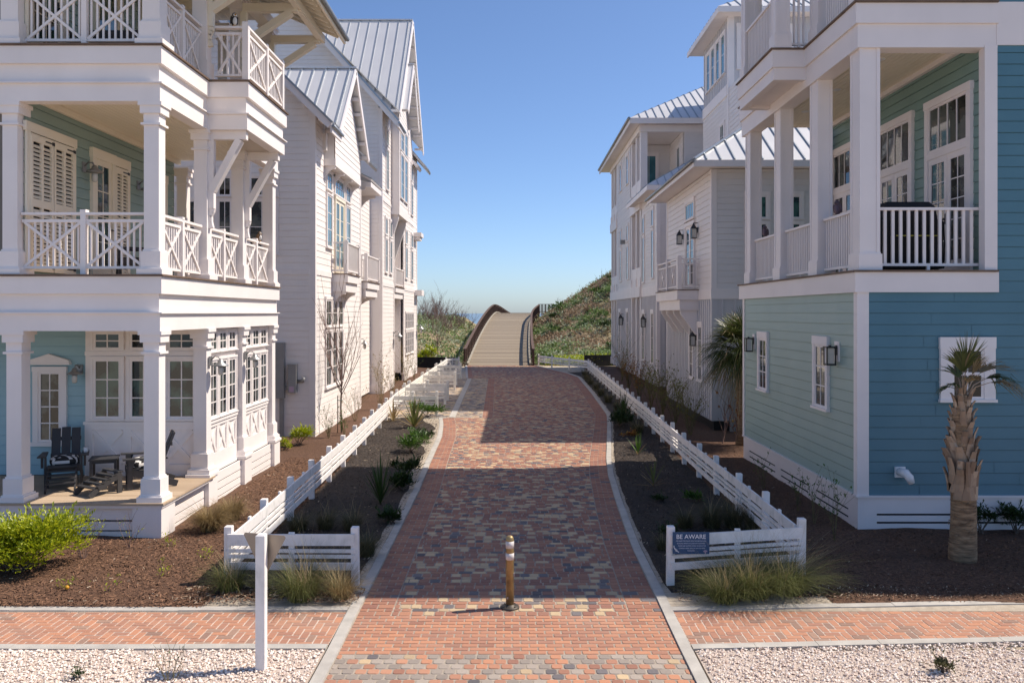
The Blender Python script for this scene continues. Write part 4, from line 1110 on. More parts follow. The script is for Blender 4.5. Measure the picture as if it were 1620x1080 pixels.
# bay gable
roof_plane(rf,sm,[(-5.45,41.75,14.25),(-5.45,44.05,17.2),(-8.4,44.05,17.2),(-7.2,41.75,14.25)],(1,0,0),(0,2.3,2.95),step=.5)
roof_plane(rf,sm,[(-5.45,46.35,14.25),(-5.45,44.05,17.2),(-8.4,44.05,17.2),(-7.2,46.35,14.25)],(1,0,0),(0,-2.3,2.95),step=.5)
rf.bar((xr,46.4,zt+.02),(-11.7,46.4,zt+.02),.2,.07); rf.bar((-5.43,44.05,17.22),(-8.4,44.05,17.22),.16,.05)
r_=obj('roof',rf,M['metal_roof'],H3); obj('roof_seams',sm,M['seam'],r_)
f=MB()
for yy in (41.2,51.6): rake(f,(xr+.02,yy,zb),(xr+.02,46.4,zt),h=.3,drop=.16); lookouts(f,(xr,yy,zb),(xr,46.4,zt),-.5,9)
for yy in (41.75,46.35): rake(f,(-5.43,yy,14.25),(-5.43,44.05,17.2),h=.26,drop=.14); lookouts(f,(-5.45,yy,14.25),(-5.45,44.05,17.2),-.45,6)
rake(f,(-5.52,38.77,rz3(-5.52)),(-13,38.77,rz3(-13)),h=.26,drop=.15); f.box(-5.56,-5.49,38.75,40.8,12.66,12.9)
for y in (39.0,39.4,39.8,40.2,40.6): f.bar((-5.56,y,12.84),(-6.4,y,12.84+.84*k3),.08,.12)
obj('rake_boards',f,M['white'],r_)
f=MB(); f.bar((-5.5,38.72,rz3(-5.5)+.04),(-13,38.72,rz3(-13)+.04),.06,.08); f.tube([(-5.46,38.7,12.86),(-5.46,40.9,12.86)],.06,6); obj('roof_edge',f,M['seam'],r_)
rf=MB(); sm=MB(); roof_plane(rf,sm,[(-5.95,50.6,12.95),(-5.95,52.3,12.95),(-6.6,52.3,13.6),(-6.6,50.6,13.6)],(0,1,0),(-1,0,1.0),thick=.16); o=obj('pent_roof',rf,M['white'],H3); obj('roof_seams',sm,M['seam'],o)
w_=MB(); w_.box(-6.4,-5.9,51.6,52.9,8.7,8.95); w_.box(-6.4,-6.0,51.7,52.8,8.5,8.7); obj('ledge_cap',w_,M['white'],H3); w_=MB(); w_.box(-6.4,-5.9,51.9,53.2,5.0,5.35); obj('ledge_cap',w_,M['white'],H3)
w_=MB(); w_.box(-14,-7.25,39.45,53.1,.1,12.6); w_.box(-12.5,-7.3,40,53,12.6,13.6); obj('interior_core',w_,M['interior'],H3)
# ================================================================== TEAL HOUSE, NEAREST ON THE RIGHT
T=thing('teal_house','teal house with an open white corner balcony, nearest on the right','house',(9.5,18,0))
TX=6.14; TY=14.7; TB=22.0
Ws=Face('S',TY); Wl=Face('W',TX); Wp=Face('W',8.43)
M['porch_sage']=mat('sage_teal_siding_paint',(.185,.30,.265),(.17,.275,.245),rough=.45,scale=1.2)
w_=MB(); lap(w_,Ws,[(TX+.17,.64),(24,.64),(24,4.27),(TX+.17,4.27)],.204); lap(w_,Ws,[(8.6,4.27),(24,4.27),(24,8.68),(8.6,8.68)],.204)
lap(w_,Ws,[(8.6,9.45),(24,9.45),(24,13.15),(8.6,13.15)],.204)
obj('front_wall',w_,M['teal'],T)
w_=MB(); lap(w_,Wl,[(TY+.12,.64),(TB-.06,.64),(TB-.06,4.27),(TY+.12,4.27)],.204); obj('lane_wall',w_,M['teal_lane_lit'],T)
w_=MB(); w_.box(TX,24,TB-.06,TB+.06,.0,4.3); w_.box(8.43,24,TB-.3,TB,4.3,13.15); obj('rear_wall',w_,M['teal'],T)
for q in ((TX-.035,TX+.175,TY-.03,TY+.125,.64,4.27),(TX-.03,TX+.1,TB-.07,TB+.08,.64,4.27),(8.385,8.61,TY-.03,TY+.16,4.27,8.68)):
    t=MB(); t.box(*q); obj('corner_board',t,M['trimgrey'],T)
t=MB(); t.box(8.6,24,TY-.03,TY+.1,8.68,9.45); obj('belt_board',t,M['trimgrey'],T)
sk=MB()
def slots(F,segs,zt,u0,u1,d=.02):
    sk.cur=0
    F.box(sk,u0,u1,d-.05,d,.32,zt)
    e=u0
    for a,b in segs:
        F.box(sk,e,a,d-.05,d,-.1,.32)
        F.box(sk,a,b,d-.05,d-.004,.175,.285); F.box(sk,a,b,d-.05,d-.004,-.1,.14); e=b
        sk.cur=1; F.box(sk,a,b,d-.10,d-.014,-.1,.32); sk.cur=0
    F.box(sk,e,u1,d-.05,d,-.1,.32)
slots(Ws,[(6.46,23.6)],.61,TX-.02,24); slots(Wl,[(15.1,16.75),(17.15,18.95),(19.35,21.5)],.61,TY+.03,TB+.02)
sk.box(TX-.06,24,TY-.06,TY+.05,.61,.645); sk.box(TX-.06,TX+.05,TY+.05,TB+.03,.61,.645)
obj('foundation_skirt',sk,[M['trimgrey'],M['dark']],T)
window(T,Wl,16.12,16.72,2.02,3.27,2,3,casing=.10,head=.17,sill=.05,m='trimgrey'); window(T,Wl,19.95,20.55,2.02,3.27,2,3,casing=.10,head=.17,sill=.05,m='trimgrey')
window(T,Ws,7.78,8.36,2.36,3.27,2,2,casing=.20,head=.20,sill=.05,m='white',split=1,glass='glass_dark')
lantern(T,Wl,15.62,3.12,k=1.05,d=.03,box=True); lantern(T,Wl,21.05,3.12,k=1.05,d=.03,box=True)
f=MB()
for y in (15.62,21.05): Wl.box(f,y-.10,y+.10,.005,.035,2.98,3.36)
obj('lamp_backplates',f,M['trimgrey'],T)
f=MB(); sm_=f.smooth
c=Ws.p(6.90,.05,1.02)
f.tube([(c[0]-.06,c[1],c[2]+.06),(c[0],c[1]-.14,c[2]+.05),(c[0]+.05,c[1]-.17,c[2]-.02),(c[0]+.08,c[1]-.18,c[2]-.12)],[.07,.08,.075,.055],10); f.box(c[0]-.12,c[0]+.06,c[1]-.0,c[1]+.06,c[2]-.05,c[2]+.14)
obj('vent_hood',f,M['plastic_w'],T)
# balcony level
jogT=(5.40,17.25,19.95)
ring_band(T,TX-.08,TY-.06,TB+.25,8.62,4.27,4.63,'fascia','trimgrey',-1)
ring_band(T,TX-.12,TY-.10,TB+.28,8.60,4.632,4.665,'deck_edge','deck_edge',-1)
f=MB(); f.box(TX+.15,8.6,TY+.15,TB+.2,4.35,4.62); obj('balcony_slab',f,M['deck_edge'],T)
f=MB(); y=TY+.02
while y<TB+.2: f.box(TX+.0,8.43,y,y+.132,4.632,4.658); y+=.137
obj('deck_boards',f,M['deck'],T)
ring_band(T,TX-.02,TY-.02,TB+.2,8.62,8.64,9.06,'beam','trimgrey',-1,dep=.34)
ring_band(T,TX-.07,TY-.07,TB+.25,8.62,9.06,9.42,'fascia','trimgrey',-1,jog=(5.40,17.25,19.95))
ring_band(T,TX-.11,TY-.11,TB+.28,8.60,9.422,9.455,'deck_edge','deck_edge',-1,jog=(5.36,17.21,19.99))
f=MB(); f.box(5.52,TX+.05,17.35,19.85,8.88,9.05); f.box(5.44,5.60,17.29,19.91,8.80,9.058); f.box(5.60,TX-.02,17.29,17.47,8.801,9.059); f.box(5.60,TX-.02,19.73,19.91,8.801,9.059)
obj('jog_soffit',f,M['trimgrey'],T)
ceiling(T,TX+.3,8.43,TY+.32,TB+.2,8.90,'cream')
f=MB(); f.box(8.33,8.43,TY+.34,TB,8.80,8.9); obj('crown_board',f,M['trimgrey'],T)
w_=MB(); lap(w_,Wp,[(TY+.1,4.66),(TB-.05,4.66),(TB-.05,8.9),(TY+.1,8.9)],.204); obj('porch_wall',w_,M['porch_sage'],T)
def tcol(x,y,z0,z1,wx=.34,wy=.40,base=.30):
    mb=MB(); a,b=wx/2,wy/2
    mb.box(x-a,x+a,y-b,y+b,z0+base,z1)
    for sx in (-1,1):
        mb.box(x+sx*a-.05 if sx>0 else x-a-.012,x+a+.012 if sx>0 else x-a+.05,y-b-.014,y-b+.05,z0+base,z1)
        mb.box(x+sx*a-.05 if sx>0 else x-a-.014,x+a+.014 if sx>0 else x-a+.05,y+b-.05,y+b+.014,z0+base,z1)
    mb.box(x-a-.04,x+a+.04,y-b-.04,y+b+.04,z0,z0+base); mb.box(x-a-.02,x+a+.02,y-b-.02,y+b+.02,z0+base,z0+base+.03)
    return obj('column',mb,M['trimgrey'],T)
tcol(TX+.22,TY+.24,4.66,8.64)
for y in (16.95,19.3,21.75): tcol(TX+.17,y,4.66,8.64,wx=.28,wy=.42)
tcol(8.2,21.78,4.66,8.64,wx=.2,wy=.3)
rail(T,Ws,6.57,8.42,4.66,h=1.15,d=-.22,sp=.152,bw=.026)
for a,b in ((15.16,16.72),(17.18,19.07),(19.53,21.52)): rail(T,Wl,a,b,4.66,h=1.15,d=-.17)
for a in (15.22,17.45,20.2):
    glazed_door(T,Wp,a,a+1.45,4.68,8.02,2,5,2,'glass','trimgrey',casing=.12,head=.15,transom=.95)
f=MB()
for y in (16.2,18.4,20.4): f.lathe((7.2,y,8.885),[(.09,.02),(.09,0),(.06,-.005)],14)
obj('ceiling_downlights',f,M['plastic_w'],T)
# top level
tcol(TX+.22,TY+.24,9.455,13.0); tcol(TX+.17,16.95,9.455,13.0,wx=.28,wy=.42); tcol(TX+.17,21.75,9.455,13.0,wx=.28,wy=.42)
for y in (17.42,19.72): tcol(5.92,y,9.455,13.0,wx=.28,wy=.30) if False else tcol(5.62,y,9.455,13.0,wx=.28,wy=.30)
rail(T,Ws,6.57,8.42,9.455,h=1.15,d=-.22,sp=.152,bw=.026); rail(T,Wl,15.16,16.72,9.455,h=1.15,d=-.17); rail(T,Wl,20.0,21.5,9.455,h=1.15,d=-.17)
rail(T,Face('W',5.42),17.6,19.55,9.455,h=1.15,d=-.12); rail(T,Face('S',17.25),5.80,6.2,9.455,h=1.15,d=-.14); rail(T,Face('N',19.95),5.80,6.2,9.455,h=1.15,d=-.14)
w_=MB(); lap(w_,Wp,[(TY+.1,9.46),(TB-.05,9.46),(TB-.05,13.15),(TY+.1,13.15)],.204); obj('porch_wall',w_,M['porch_sage'],T)
for a in (15.3,17.6,19.9): glazed_door(T,Wp,a,a+1.2,9.47,11.8,2,4,2,'glass','trimgrey')
f=MB(); f.box(5.95,24.2,13.7,22.95,13.15,13.3); f.box(5.36,5.95,16.95,19.75,13.15,13.295); f.box(TX,8.5,TY,TY+.3,12.85,13.15); f.box(TX,TX+.3,TY+.3,TB,12.85,13.15); f.box(5.48,TX+.1,17.3,19.9,12.95,13.15); obj('eaves',f,M['trimgrey'],T)
rf=MB(); sm=MB()
rf.box(5.28,5.9,16.87,19.83,13.3,13.36); rf.loft([(5.85,13.6,13.32),(26,13.6,13.32),(26,23.0,13.32),(5.85,23.0,13.32)],[(9.2,17.1,14.9),(26,17.1,14.9),(26,19.4,14.9),(9.2,19.4,14.9)])
obj('roof',rf,M['metal_roof'],T)
w_=MB(); w_.box(8.6,23.9,14.85,21.8,.2,13.1); w_.box(6.3,8.6,14.85,21.85,.2,4.2); obj('interior_core',w_,M['interior'],T)

# ================================================================== GREY HOUSE WITH TOWER (second on the right)
K=thing('grey_tower_house','grey house with hipped metal roofs and a square tower, behind the teal house','house',(9,40,0))
# ---- front block
AX=6.47; AY=27.0; AE=34.8
As=Face('S',AY); Aw=Face('W',AX)
w_=MB(); lap(w_,As,[(AX+.14,4.70),(16,4.70),(16,8.62),(AX+.14,8.62)],.2); lap(w_,Aw,[(AY+.14,4.70),(AE,4.70),(AE,8.62),(AY+.14,8.62)],.2); obj('lap_wall',w_,M['grey_lap'],K)
w_=MB(); batten(w_,As,AX+.14,16,.36,4.36,.42); batten(w_,Aw,AY+.14,AE,.36,4.36,.30); obj('batten_wall',w_,M['grey_batten'],K)
t=MB(); t.box(AX-.03,AX+.15,AY-.03,AY+.15,4.70,8.62)
t.box(AX-.04,16,AY-.04,AY+.08,4.36,4.70); t.box(AX-.04,AX+.08,AY+.08,AE+.03,4.36,4.70); t.box(AX-.03,AX+.12,AE-.02,AE+.16,.36,8.62); obj('trim_boards',t,M['trimgrey'],K)
t=MB(); t.box(AX-.02,AX+.16,AY-.02,AY+.16,.36,4.36); obj('corner_boards',t,M['grey_batten'],K)
f=MB(); f.box(AX+.08,16,AY+.08,AE,-.1,.36); obj('dark_footing',f,M['black'],K)
for a in (28.35,29.75): window(K,Aw,a,a+.55,1.55,3.45,2,4,casing=.10,head=.15,m='trimgrey')
window(K,Aw,29.6,31.0,7.35,7.95,4,1,casing=.11,head=.14,m='trimgrey',glass='glass_sky')
glazed_door(K,Aw,29.55,30.95,4.72,7.1,2,5,1,'glass','trimgrey',casing=.11)
lantern(K,Aw,29.05,6.75,k=1.12,d=.02); lantern(K,Aw,31.6,6.75,k=1.12,d=.02); lantern(K,Aw,29.25,2.95,k=1.1,d=.02)
for a in (7.65,8.75): window(K,As,a,a+.62,7.0,7.75,1,1,casing=.1,head=.14,m='trimgrey',sill=.03,glass='glass_green'); window(K,As,a,a+.62,5.2,6.85,1,3,casing=.1,head=.05,m='trimgrey',glass='glass_green')
# balcony with fret panels
f=MB(); bx0,by0,by1=5.70,28.9,33.1
f.box(bx0,AX,by0,by1,4.36,4.70); f.box(bx0+.1,AX,by0+.08,by1-.08,4.0,4.36)
for y in (29.15,30.4,31.7,32.9): 
    P=[(AX,4.0),(bx0+.15,4.0),(bx0+.15,3.88),(AX-.10,3.15),(AX,3.15)]; f.loft([(x,y-.06,z) for x,z in P],[(x,y+.06,z) for x,z in P])
bo=obj('balcony',f,M['trimgrey'],K)
f=MB(); f.box(bx0-.04,AX,by0-.04,by1+.04,4.70,4.73); obj('balcony_deck',f,M['deck_edge'],bo)
f=MB(); Fb_=Face('W',bx0+.03); h=1.12; z=4.73
for y in (by0,(by0+by1)/2,by1): f.cbox(bx0-.0,bx0+.15,y-.075 if y<by1 else y-.15,y+.075 if y>by0 else y+.15,z,z+h+.06)
Fb_.box(f,by0,by1,-.09,.0,z+h-.07,z+h-.02); Fb_.box(f,by0,by1,-.07,-.02,z+h-.25,z+h-.20); Fb_.box(f,by0,by1,-.07,-.02,z+.08,z+.13)
for k in range(2):
    a=by0+.1+k*(by1-by0)/2; b=a+(by1-by0)/2-.2
    for q in range(1,10): u=a+(b-a)*q/10; Fb_.box(f,u-.014,u+.014,-.06,-.03,z+.13,z+h-.25)
    m_=(a+b)/2; Fb_.strip(f,(m_-.3,z+.16),(m_+.3,z+h-.28),.035,-.03,-.012); Fb_.strip(f,(m_-.3,z+h-.28),(m_+.3,z+.16),.035,-.03,-.010)
    for du in (-.3,.3): Fb_.box(f,m_+du-.018,m_+du+.018,-.03,-.009,z+.13,z+h-.25)
    Fb_.prism(f,[(m_,z+.40),(m_+.16,z+.52),(m_,z+.64),(m_-.16,z+.52)],-.03,-.006)
for ye in (by0,by1):
    f.box(bx0,AX,ye-.03,ye+.03,z+h-.07,z+h-.02); f.box(bx0,AX,ye-.025,ye+.025,z+h-.25,z+h-.20); f.box(bx0,AX,ye-.025,ye+.025,z+.08,z+.13)
    for q in range(1,6): xx=bx0+.14+(AX-bx0-.14)*q/6; f.box(xx-.015,xx+.015,ye-.015,ye+.015,z+.13,z+h-.05)
obj('balcony_railing',f,M['trimgrey'],bo)
# front hip roof
rf=MB(); sm=MB(); ex,ey,ez=5.73,26.3,8.80; k=.69; ye=35.5; rx=(ye-ey)/2
roof_plane(rf,sm,[(ex,ey,ez),(16.5,ey,ez),(16.5,ey+rx,ez+k*rx),(ex+rx,ey+rx,ez+k*rx)],(1,0,0),(0,1,k),step=.45,thick=.08,sw=.017,sh=.045,off=.9)
roof_plane(rf,sm,[(ex,ey,ez),(ex,ye,ez),(ex+rx,ey+rx,ez+k*rx)],(0,1,0),(1,0,k),step=.45,thick=.08,sw=.017,sh=.045)
roof_plane(rf,sm,[(ex,ye,ez),(16.5,ye,ez),(16.5,ey+rx,ez+k*rx),(ex+rx,ey+rx,ez+k*rx)],(1,0,0),(0,-1,k),step=.45,thick=.08,sw=.017,sh=.045)
sm.bar((ex,ey,ez+.04),(ex+rx,ey+rx,ez+k*rx+.04),.09,.05)
r_=obj('front_roof',rf,M['metal_roof'],K); obj('roof_seams',sm,M['seam'],r_)
f=MB(); f.box(ex+.03,16.4,ey+.03,ye-.03,ez-.16,ez-.085); f.box(ex-.02,ex+.03,ey-.02,ye+.02,ez-.22,ez-.02); f.box(ex+.03,16.4,ey-.02,ey+.03,ez-.22,ez-.02)
obj('eaves',f,M['trimgrey'],r_)
f=MB(); f.tube([(ex-.06,ey-.1,ez-.04),(ex-.06,ye+.15,ez-.04)],.06,6); obj('gutter',f,M['grey_metal'],r_)
# ---- middle block
BX=7.15; BY=41.4; BE=46.3
Bs=Face('S',BY); Bw=Face('W',BX)
w_=MB(); lap(w_,Bs,[(BX+.16,5.3),(10,5.3),(10,10.1),(BX+.16,10.1)],.2); lap(w_,Bw,[(BY+.16,5.3),(BE,5.3),(BE,10.1),(BY+.16,10.1)],.2); lap(w_,Face('W',9.5),[(AE-.3,.3),(41.5,.3),(41.5,13.9),(AE-.3,13.9)],.2); lap(w_,Face('N',AE),[(AX,4.7),(9.6,4.7),(9.6,8.62),(AX,8.62)],.2); obj('lap_wall',w_,M['grey_lap'],K)
w_=MB(); batten(w_,Bs,BX+.16,10,.2,4.8,.4); batten(w_,Bw,BY+.16,BE,.2,4.8,.4); obj('batten_wall',w_,M['grey_batten'],K)
t=MB(); t.box(BX-.03,BX+.16,BY-.03,BY+.18,.2,10.1); t.box(BX-.04,10,BY-.04,BY+.1,4.8,5.3); t.box(BX-.04,BX+.1,BY+.18,BE+1,4.8,5.3); obj('trim_boards',t,M['trimgrey'],K)
for z0,z1,r_n in ((8.4,9.3,1),(5.7,8.2,2)):
    window(K,Bw,42.35,42.95,z0,z1,1,r_n,casing=.12,m='trimgrey',glass='glass_sky'); window(K,Bw,45.35,45.95,z0-.1,z1-.1,1,r_n,casing=.12,m='trimgrey',glass='glass_sky')
for a in (42.3,45.3): window(K,Bw,a,a+.7,1.3,3.9,2,4,casing=.12,head=.2,m='trimgrey')
lantern(K,Bw,44.7,3.4,k=1.4,d=.02)
rf=MB(); sm=MB(); ex,ey,ez=6.55,40.7,10.25; k=.62
roof_plane(rf,sm,[(ex,ey,ez),(9.5,ey,ez),(9.5,ey+2.95,ez+k*2.95)],(1,0,0),(0,1,k),step=.45,thick=.08,sw=.017,sh=.045)
roof_plane(rf,sm,[(ex,ey,ez),(ex,48.3,ez),(9.5,48.3,ez+k*2.95),(9.5,ey+2.95,ez+k*2.95)],(0,1,0),(1,0,k),step=.45,thick=.08,sw=.017,sh=.045)
r_=obj('middle_roof',rf,M['metal_roof'],K); obj('roof_seams',sm,M['seam'],r_)
f=MB(); f.box(ex-.02,ex+.03,ey-.02,48.3,ez-.26,ez-.02); f.box(ex+.03,9.5,ey-.02,ey+.03,ez-.26,ez-.02); f.box(ex+.03,9.5,ey+.03,48.2,ez-.16,ez-.085); obj('eaves',f,M['trimgrey'],r_)
# ---- end block with stacked porches
CX=7.08; CY=46.3; CE=60.6
Cw=Face('W',CX); Cs=Face('S',CY)
w_=MB(); lap(w_,Cw,[(50.4,5.4),(57.0,5.4),(57.0,14.2),(50.4,14.2)],.2)
lap(w_,Face('W',8.6),[(46.3,5.4),(50.5,5.4),(50.5,10.3),(46.3,10.3)],.2); lap(w_,Face('W',8.6),[(57.0,5.4),(60.6,5.4),(60.6,14.2),(57.0,14.2)],.2)
lap(w_,Cs,[(CX+.02,10.4),(10.2,10.4),(10.2,11.0),(CX+.02,11.0)],.2)
lap(w_,Cs,[(9.55,10.4),(11,10.4),(11,14.3),(9.55,14.3)],.2); lap(w_,Face('W',9.5),[(46.45,10.4),(50.4,10.4),(50.4,14.2),(46.45,14.2)],.2); lap(w_,Face('S',50.4),[(CX,5.4),(8.6,5.4),(8.6,10.4),(CX,10.4)],.2); lap(w_,Face('S',50.4),[(CX,10.4),(9.5,10.4),(9.5,14.2),(CX,14.2)],.2)
obj('lap_wall',w_,M['grey_lap'],K)
w_=MB(); batten(w_,Cw,50.4,57.0,.2,4.8,.4); batten(w_,Face('W',8.6),46.3,50.4,.2,5.3,.4); batten(w_,Face('W',8.6),57,60.6,.2,5.3,.4); obj('batten_wall',w_,M['grey_batten'],K)
t=MB(); 
for za,zb in ((4.8,5.4),(9.75,10.4),(14.15,14.5)): t.box(CX-.08,CX+.14,CY,CE+.1,za,zb) if za!=9.75 else (t.box(CX-.08,CX+.14,CY,50.4,za,zb),t.box(CX-.08,CX+.14,57,CE+.1,za,zb))
t.box(CX-.03,10.3,CY-.06,CY+.04,11.0,11.12); t.box(CX-.0,11,CY-.03,CY+.3,14.1,14.5)
obj('trim_boards',t,M['trimgrey'],K)
def kcol(x,y,z0,z1,w_=.38):
    mb=MB(); a=w_/2; mb.box(x-a,x+a,y-a,y+a,z0,z1); mb.box(x-a-.05,x+a+.05,y-a-.05,y+a+.05,z0,z0+.5); return obj('column',mb,M['trimgrey'],K)
for y in (46.6,48.2,50.1,57.3,58.9,60.4):
    for za,zb in ((.2,4.8),(5.4,9.75),(10.4,14.15)): kcol(CX+.2,y,za,zb)
for a,b in ((46.7,50.1),(57.2,60.4)):
    for z in (5.4,10.4): t=MB(); Cw.box(t,a,b,-.14,-.02,z,z+1.1); obj('porch_parapet',t,M['trimgrey'],K)
    for q in ((9.5,9.9,10.3),(8.6,4.9,5.3),(9.5,14.2,14.4)): t=MB(); t.box(CX+.1,q[0],a-.35,b+.25,q[1],q[2]); obj('porch_deck',t,M['trimgrey'],K)
if 0:
    t.box(CX+.1,9.5,a-.35,b+.25,9.9,10.3); t.box(CX+.1,8.6,a-.4,b+.3,4.9,5.3); t.box(CX+.1,9.5,a-.4,b+.3,14.2,14.4)
for a in (51.3,54.6):
    window(K,Cw,a,a+.8,12.0,13.8,1,2,casing=.13,m='trimgrey',glass='glass_sky'); window(K,Cw,a,a+.7,8.4,9.4,1,1,casing=.13,m='trimgrey',glass='glass_sky'); window(K,Cw,a,a+.7,6.0,8.1,1,2,casing=.13,m='trimgrey',glass='glass_sky')
for a in (51.2,55.0): window(K,Cw,a,a+.8,1.2,4.0,2,4,casing=.13,head=.2,m='trimgrey')
lantern(K,Cw,53.6,3.4,k=1.45,d=.02)
window(K,Face('S',50.4),7.75,8.65,11.5,13.55,2,1,casing=.16,head=.2,m='trimgrey',glass='glass_sky'); window(K,Face('W',9.5),47.3,48.1,11.0,13.5,2,2,casing=.14,m='trimgrey',glass='glass_green')
f=MB(); Cw.box(f,52.9,53.2,.02,.3,8.35,8.6); obj('flood_lamp',f,M['box_grey'],K)
rf=MB(); sm=MB(); ex,ey,ez=6.40,45.7,14.75; k=.60; ye=62.3; d_=5.2
roof_plane(rf,sm,[(ex,ey,ez),(13,ey,ez),(13,ey+d_,ez+k*d_),(ex+d_,ey+d_,ez+k*d_)],(1,0,0),(0,1,k),step=.46,thick=.1,sw=.02,sh=.05)
roof_plane(rf,sm,[(ex,ey,ez),(ex,ye,ez),(ex+d_,ye-d_,ez+k*d_),(ex+d_,ey+d_,ez+k*d_)],(0,1,0),(1,0,k),step=.46,thick=.1,sw=.02,sh=.05)
roof_plane(rf,sm,[(ex,ye,ez),(13,ye,ez),(13,ye-d_,ez+k*d_),(ex+d_,ye-d_,ez+k*d_)],(1,0,0),(0,-1,k),step=.46,thick=.1,sw=.02,sh=.05)
rf.box(ex+d_-.05,13,ey+d_-.05,ye-d_+.05,ez+k*d_-.2,ez+k*d_+.02)
r_=obj('end_roof',rf,M['metal_roof'],K); obj('roof_seams',sm,M['seam'],r_)
f=MB(); f.box(ex-.03,ex+.04,ey-.03,ye+.03,ez-.32,ez-.02); f.box(ex+.04,13,ey-.03,ey+.04,ez-.32,ez-.02); f.box(ex+.04,13,ey+.04,ye-.04,ez-.22,ez-.105); obj('eaves',f,M['trimgrey'],r_)
f=MB(); f.tube([(ex-.08,ey-.1,ez-.04),(ex-.08,ye,ez-.04)],.08,6); obj('gutter',f,M['grey_metal'],r_)
# ---- tower
PX,PY=9.5,36.5; PE=41.4
Ps=Face('S',PY); Pw=Face('W',PX)
w_=MB(); lap(w_,Ps,[(PX+.2,8),(14,8),(14,13.6),(PX+.2,13.6)],.2); lap(w_,Pw,[(PY+.2,8),(PE,8),(PE,13.6),(PY+.2,13.6)],.2,proud=.022); obj('tower_lap_wall',w_,M['grey_lap'],K)
w_=MB(); batten(w_,Ps,PX+.2,14,14.1,17.1,.5); batten(w_,Pw,PY+.2,PE,14.1,17.1,.33); obj('tower_batten_wall',w_,M['grey_batten'],K)
t=MB(); t.box(PX-.04,PX+.22,PY-.04,PY+.22,8,17.1); t.box(PX-.06,14,PY-.06,PY+.1,13.6,14.1); t.box(PX-.06,PX+.1,PY+.22,PE,13.6,14.1); obj('tower_trim',t,M['trimgrey'],K)
for i in range(4): window(K,Pw,37.15+i*.95,37.75+i*.95,14.75,16.55,1,2,casing=.14,head=.12,m='trimgrey',glass='glass_sky')
window(K,Ps,9.98,10.62,14.75,16.6,1,2,casing=.15,head=.15,m='trimgrey',glass='glass_sky'); window(K,Ps,11.5,12.2,14.75,16.6,1,2,casing=.15,m='trimgrey',glass='glass_sky')
window(K,Pw,37.3,37.95,10.9,12.5,2,3,casing=.13,m='trimgrey',glass='glass_green')
rf=MB(); sm=MB(); ex,ey,ez=8.85,35.75,17.25; k=.60; ye=42.2; d_=(ye-ey)/2
roof_plane(rf,sm,[(ex,ey,ez),(15,ey,ez),(15,ey+d_,ez+k*d_),(ex+d_,ey+d_,ez+k*d_)],(1,0,0),(0,1,k),step=.45,thick=.1,sw=.017,sh=.045)
roof_plane(rf,sm,[(ex,ey,ez),(ex,ye,ez),(ex+d_,ey+d_,ez+k*d_)],(0,1,0),(1,0,k),step=.45,thick=.1,sw=.017,sh=.045)
roof_plane(rf,sm,[(ex,ye,ez),(15,ye,ez),(15,ey+d_,ez+k*d_),(ex+d_,ey+d_,ez+k*d_)],(1,0,0),(0,-1,k),step=.45,thick=.1,sw=.017,sh=.045)
r_=obj('tower_roof',rf,M['metal_roof'],K); obj('roof_seams',sm,M['seam'],r_)
f=MB(); f.box(ex-.02,ex+.04,ey-.02,ye+.02,ez-.26,ez-.02); f.box(ex+.04,15,ey-.02,ey+.04,ez-.26,ez-.02); f.box(ex+.04,14.9,ey+.04,ye-.04,ez-.2,ez-.105); obj('eaves',f,M['trimgrey'],r_)
w_=MB(); lap(w_,Face('W',11.25),[(41.5,10.3),(47.8,10.3),(47.8,18.4),(41.5,18.4)],.2); w_.box(11.3,14,41.5,47.8,10,18.4); obj('rear_shade_block',w_,M['grey_lap'],K)  # unseen block added behind the tower to shade the lower roofs
# meter on the front wall
f=MB(); As.box(f,6.98,7.36,.02,.22,1.35,1.95); As.box(f,7.04,7.20,.02,.16,.0,1.35); f.tube([As.p(7.44,.06,0),As.p(7.44,.06,1.9)],.035,6); o=obj('electric_meter',f,M['box_grey'],K)
f=MB(); c=As.p(7.19,.22,1.72); f.tube([(c[0],c[1],c[2]),(c[0],c[1]-.08,c[2])],.11,14); obj('meter_dial',f,M['lampglass'],o)
w_=MB(); w_.box(6.65,15.9,27.15,34.7,.3,8.6); w_.box(7.3,12,41.6,46.2,.1,10.2); w_.box(9.7,13.9,36.7,41.3,.1,17.0); w_.box(8.75,13,46.45,60.5,.1,10.3); w_.box(9.7,13,46.45,60.5,10.3,14.6); w_.box(7.25,8.8,50.5,56.9,.2,14.2); obj('interior_core',w_,M['interior'],K)
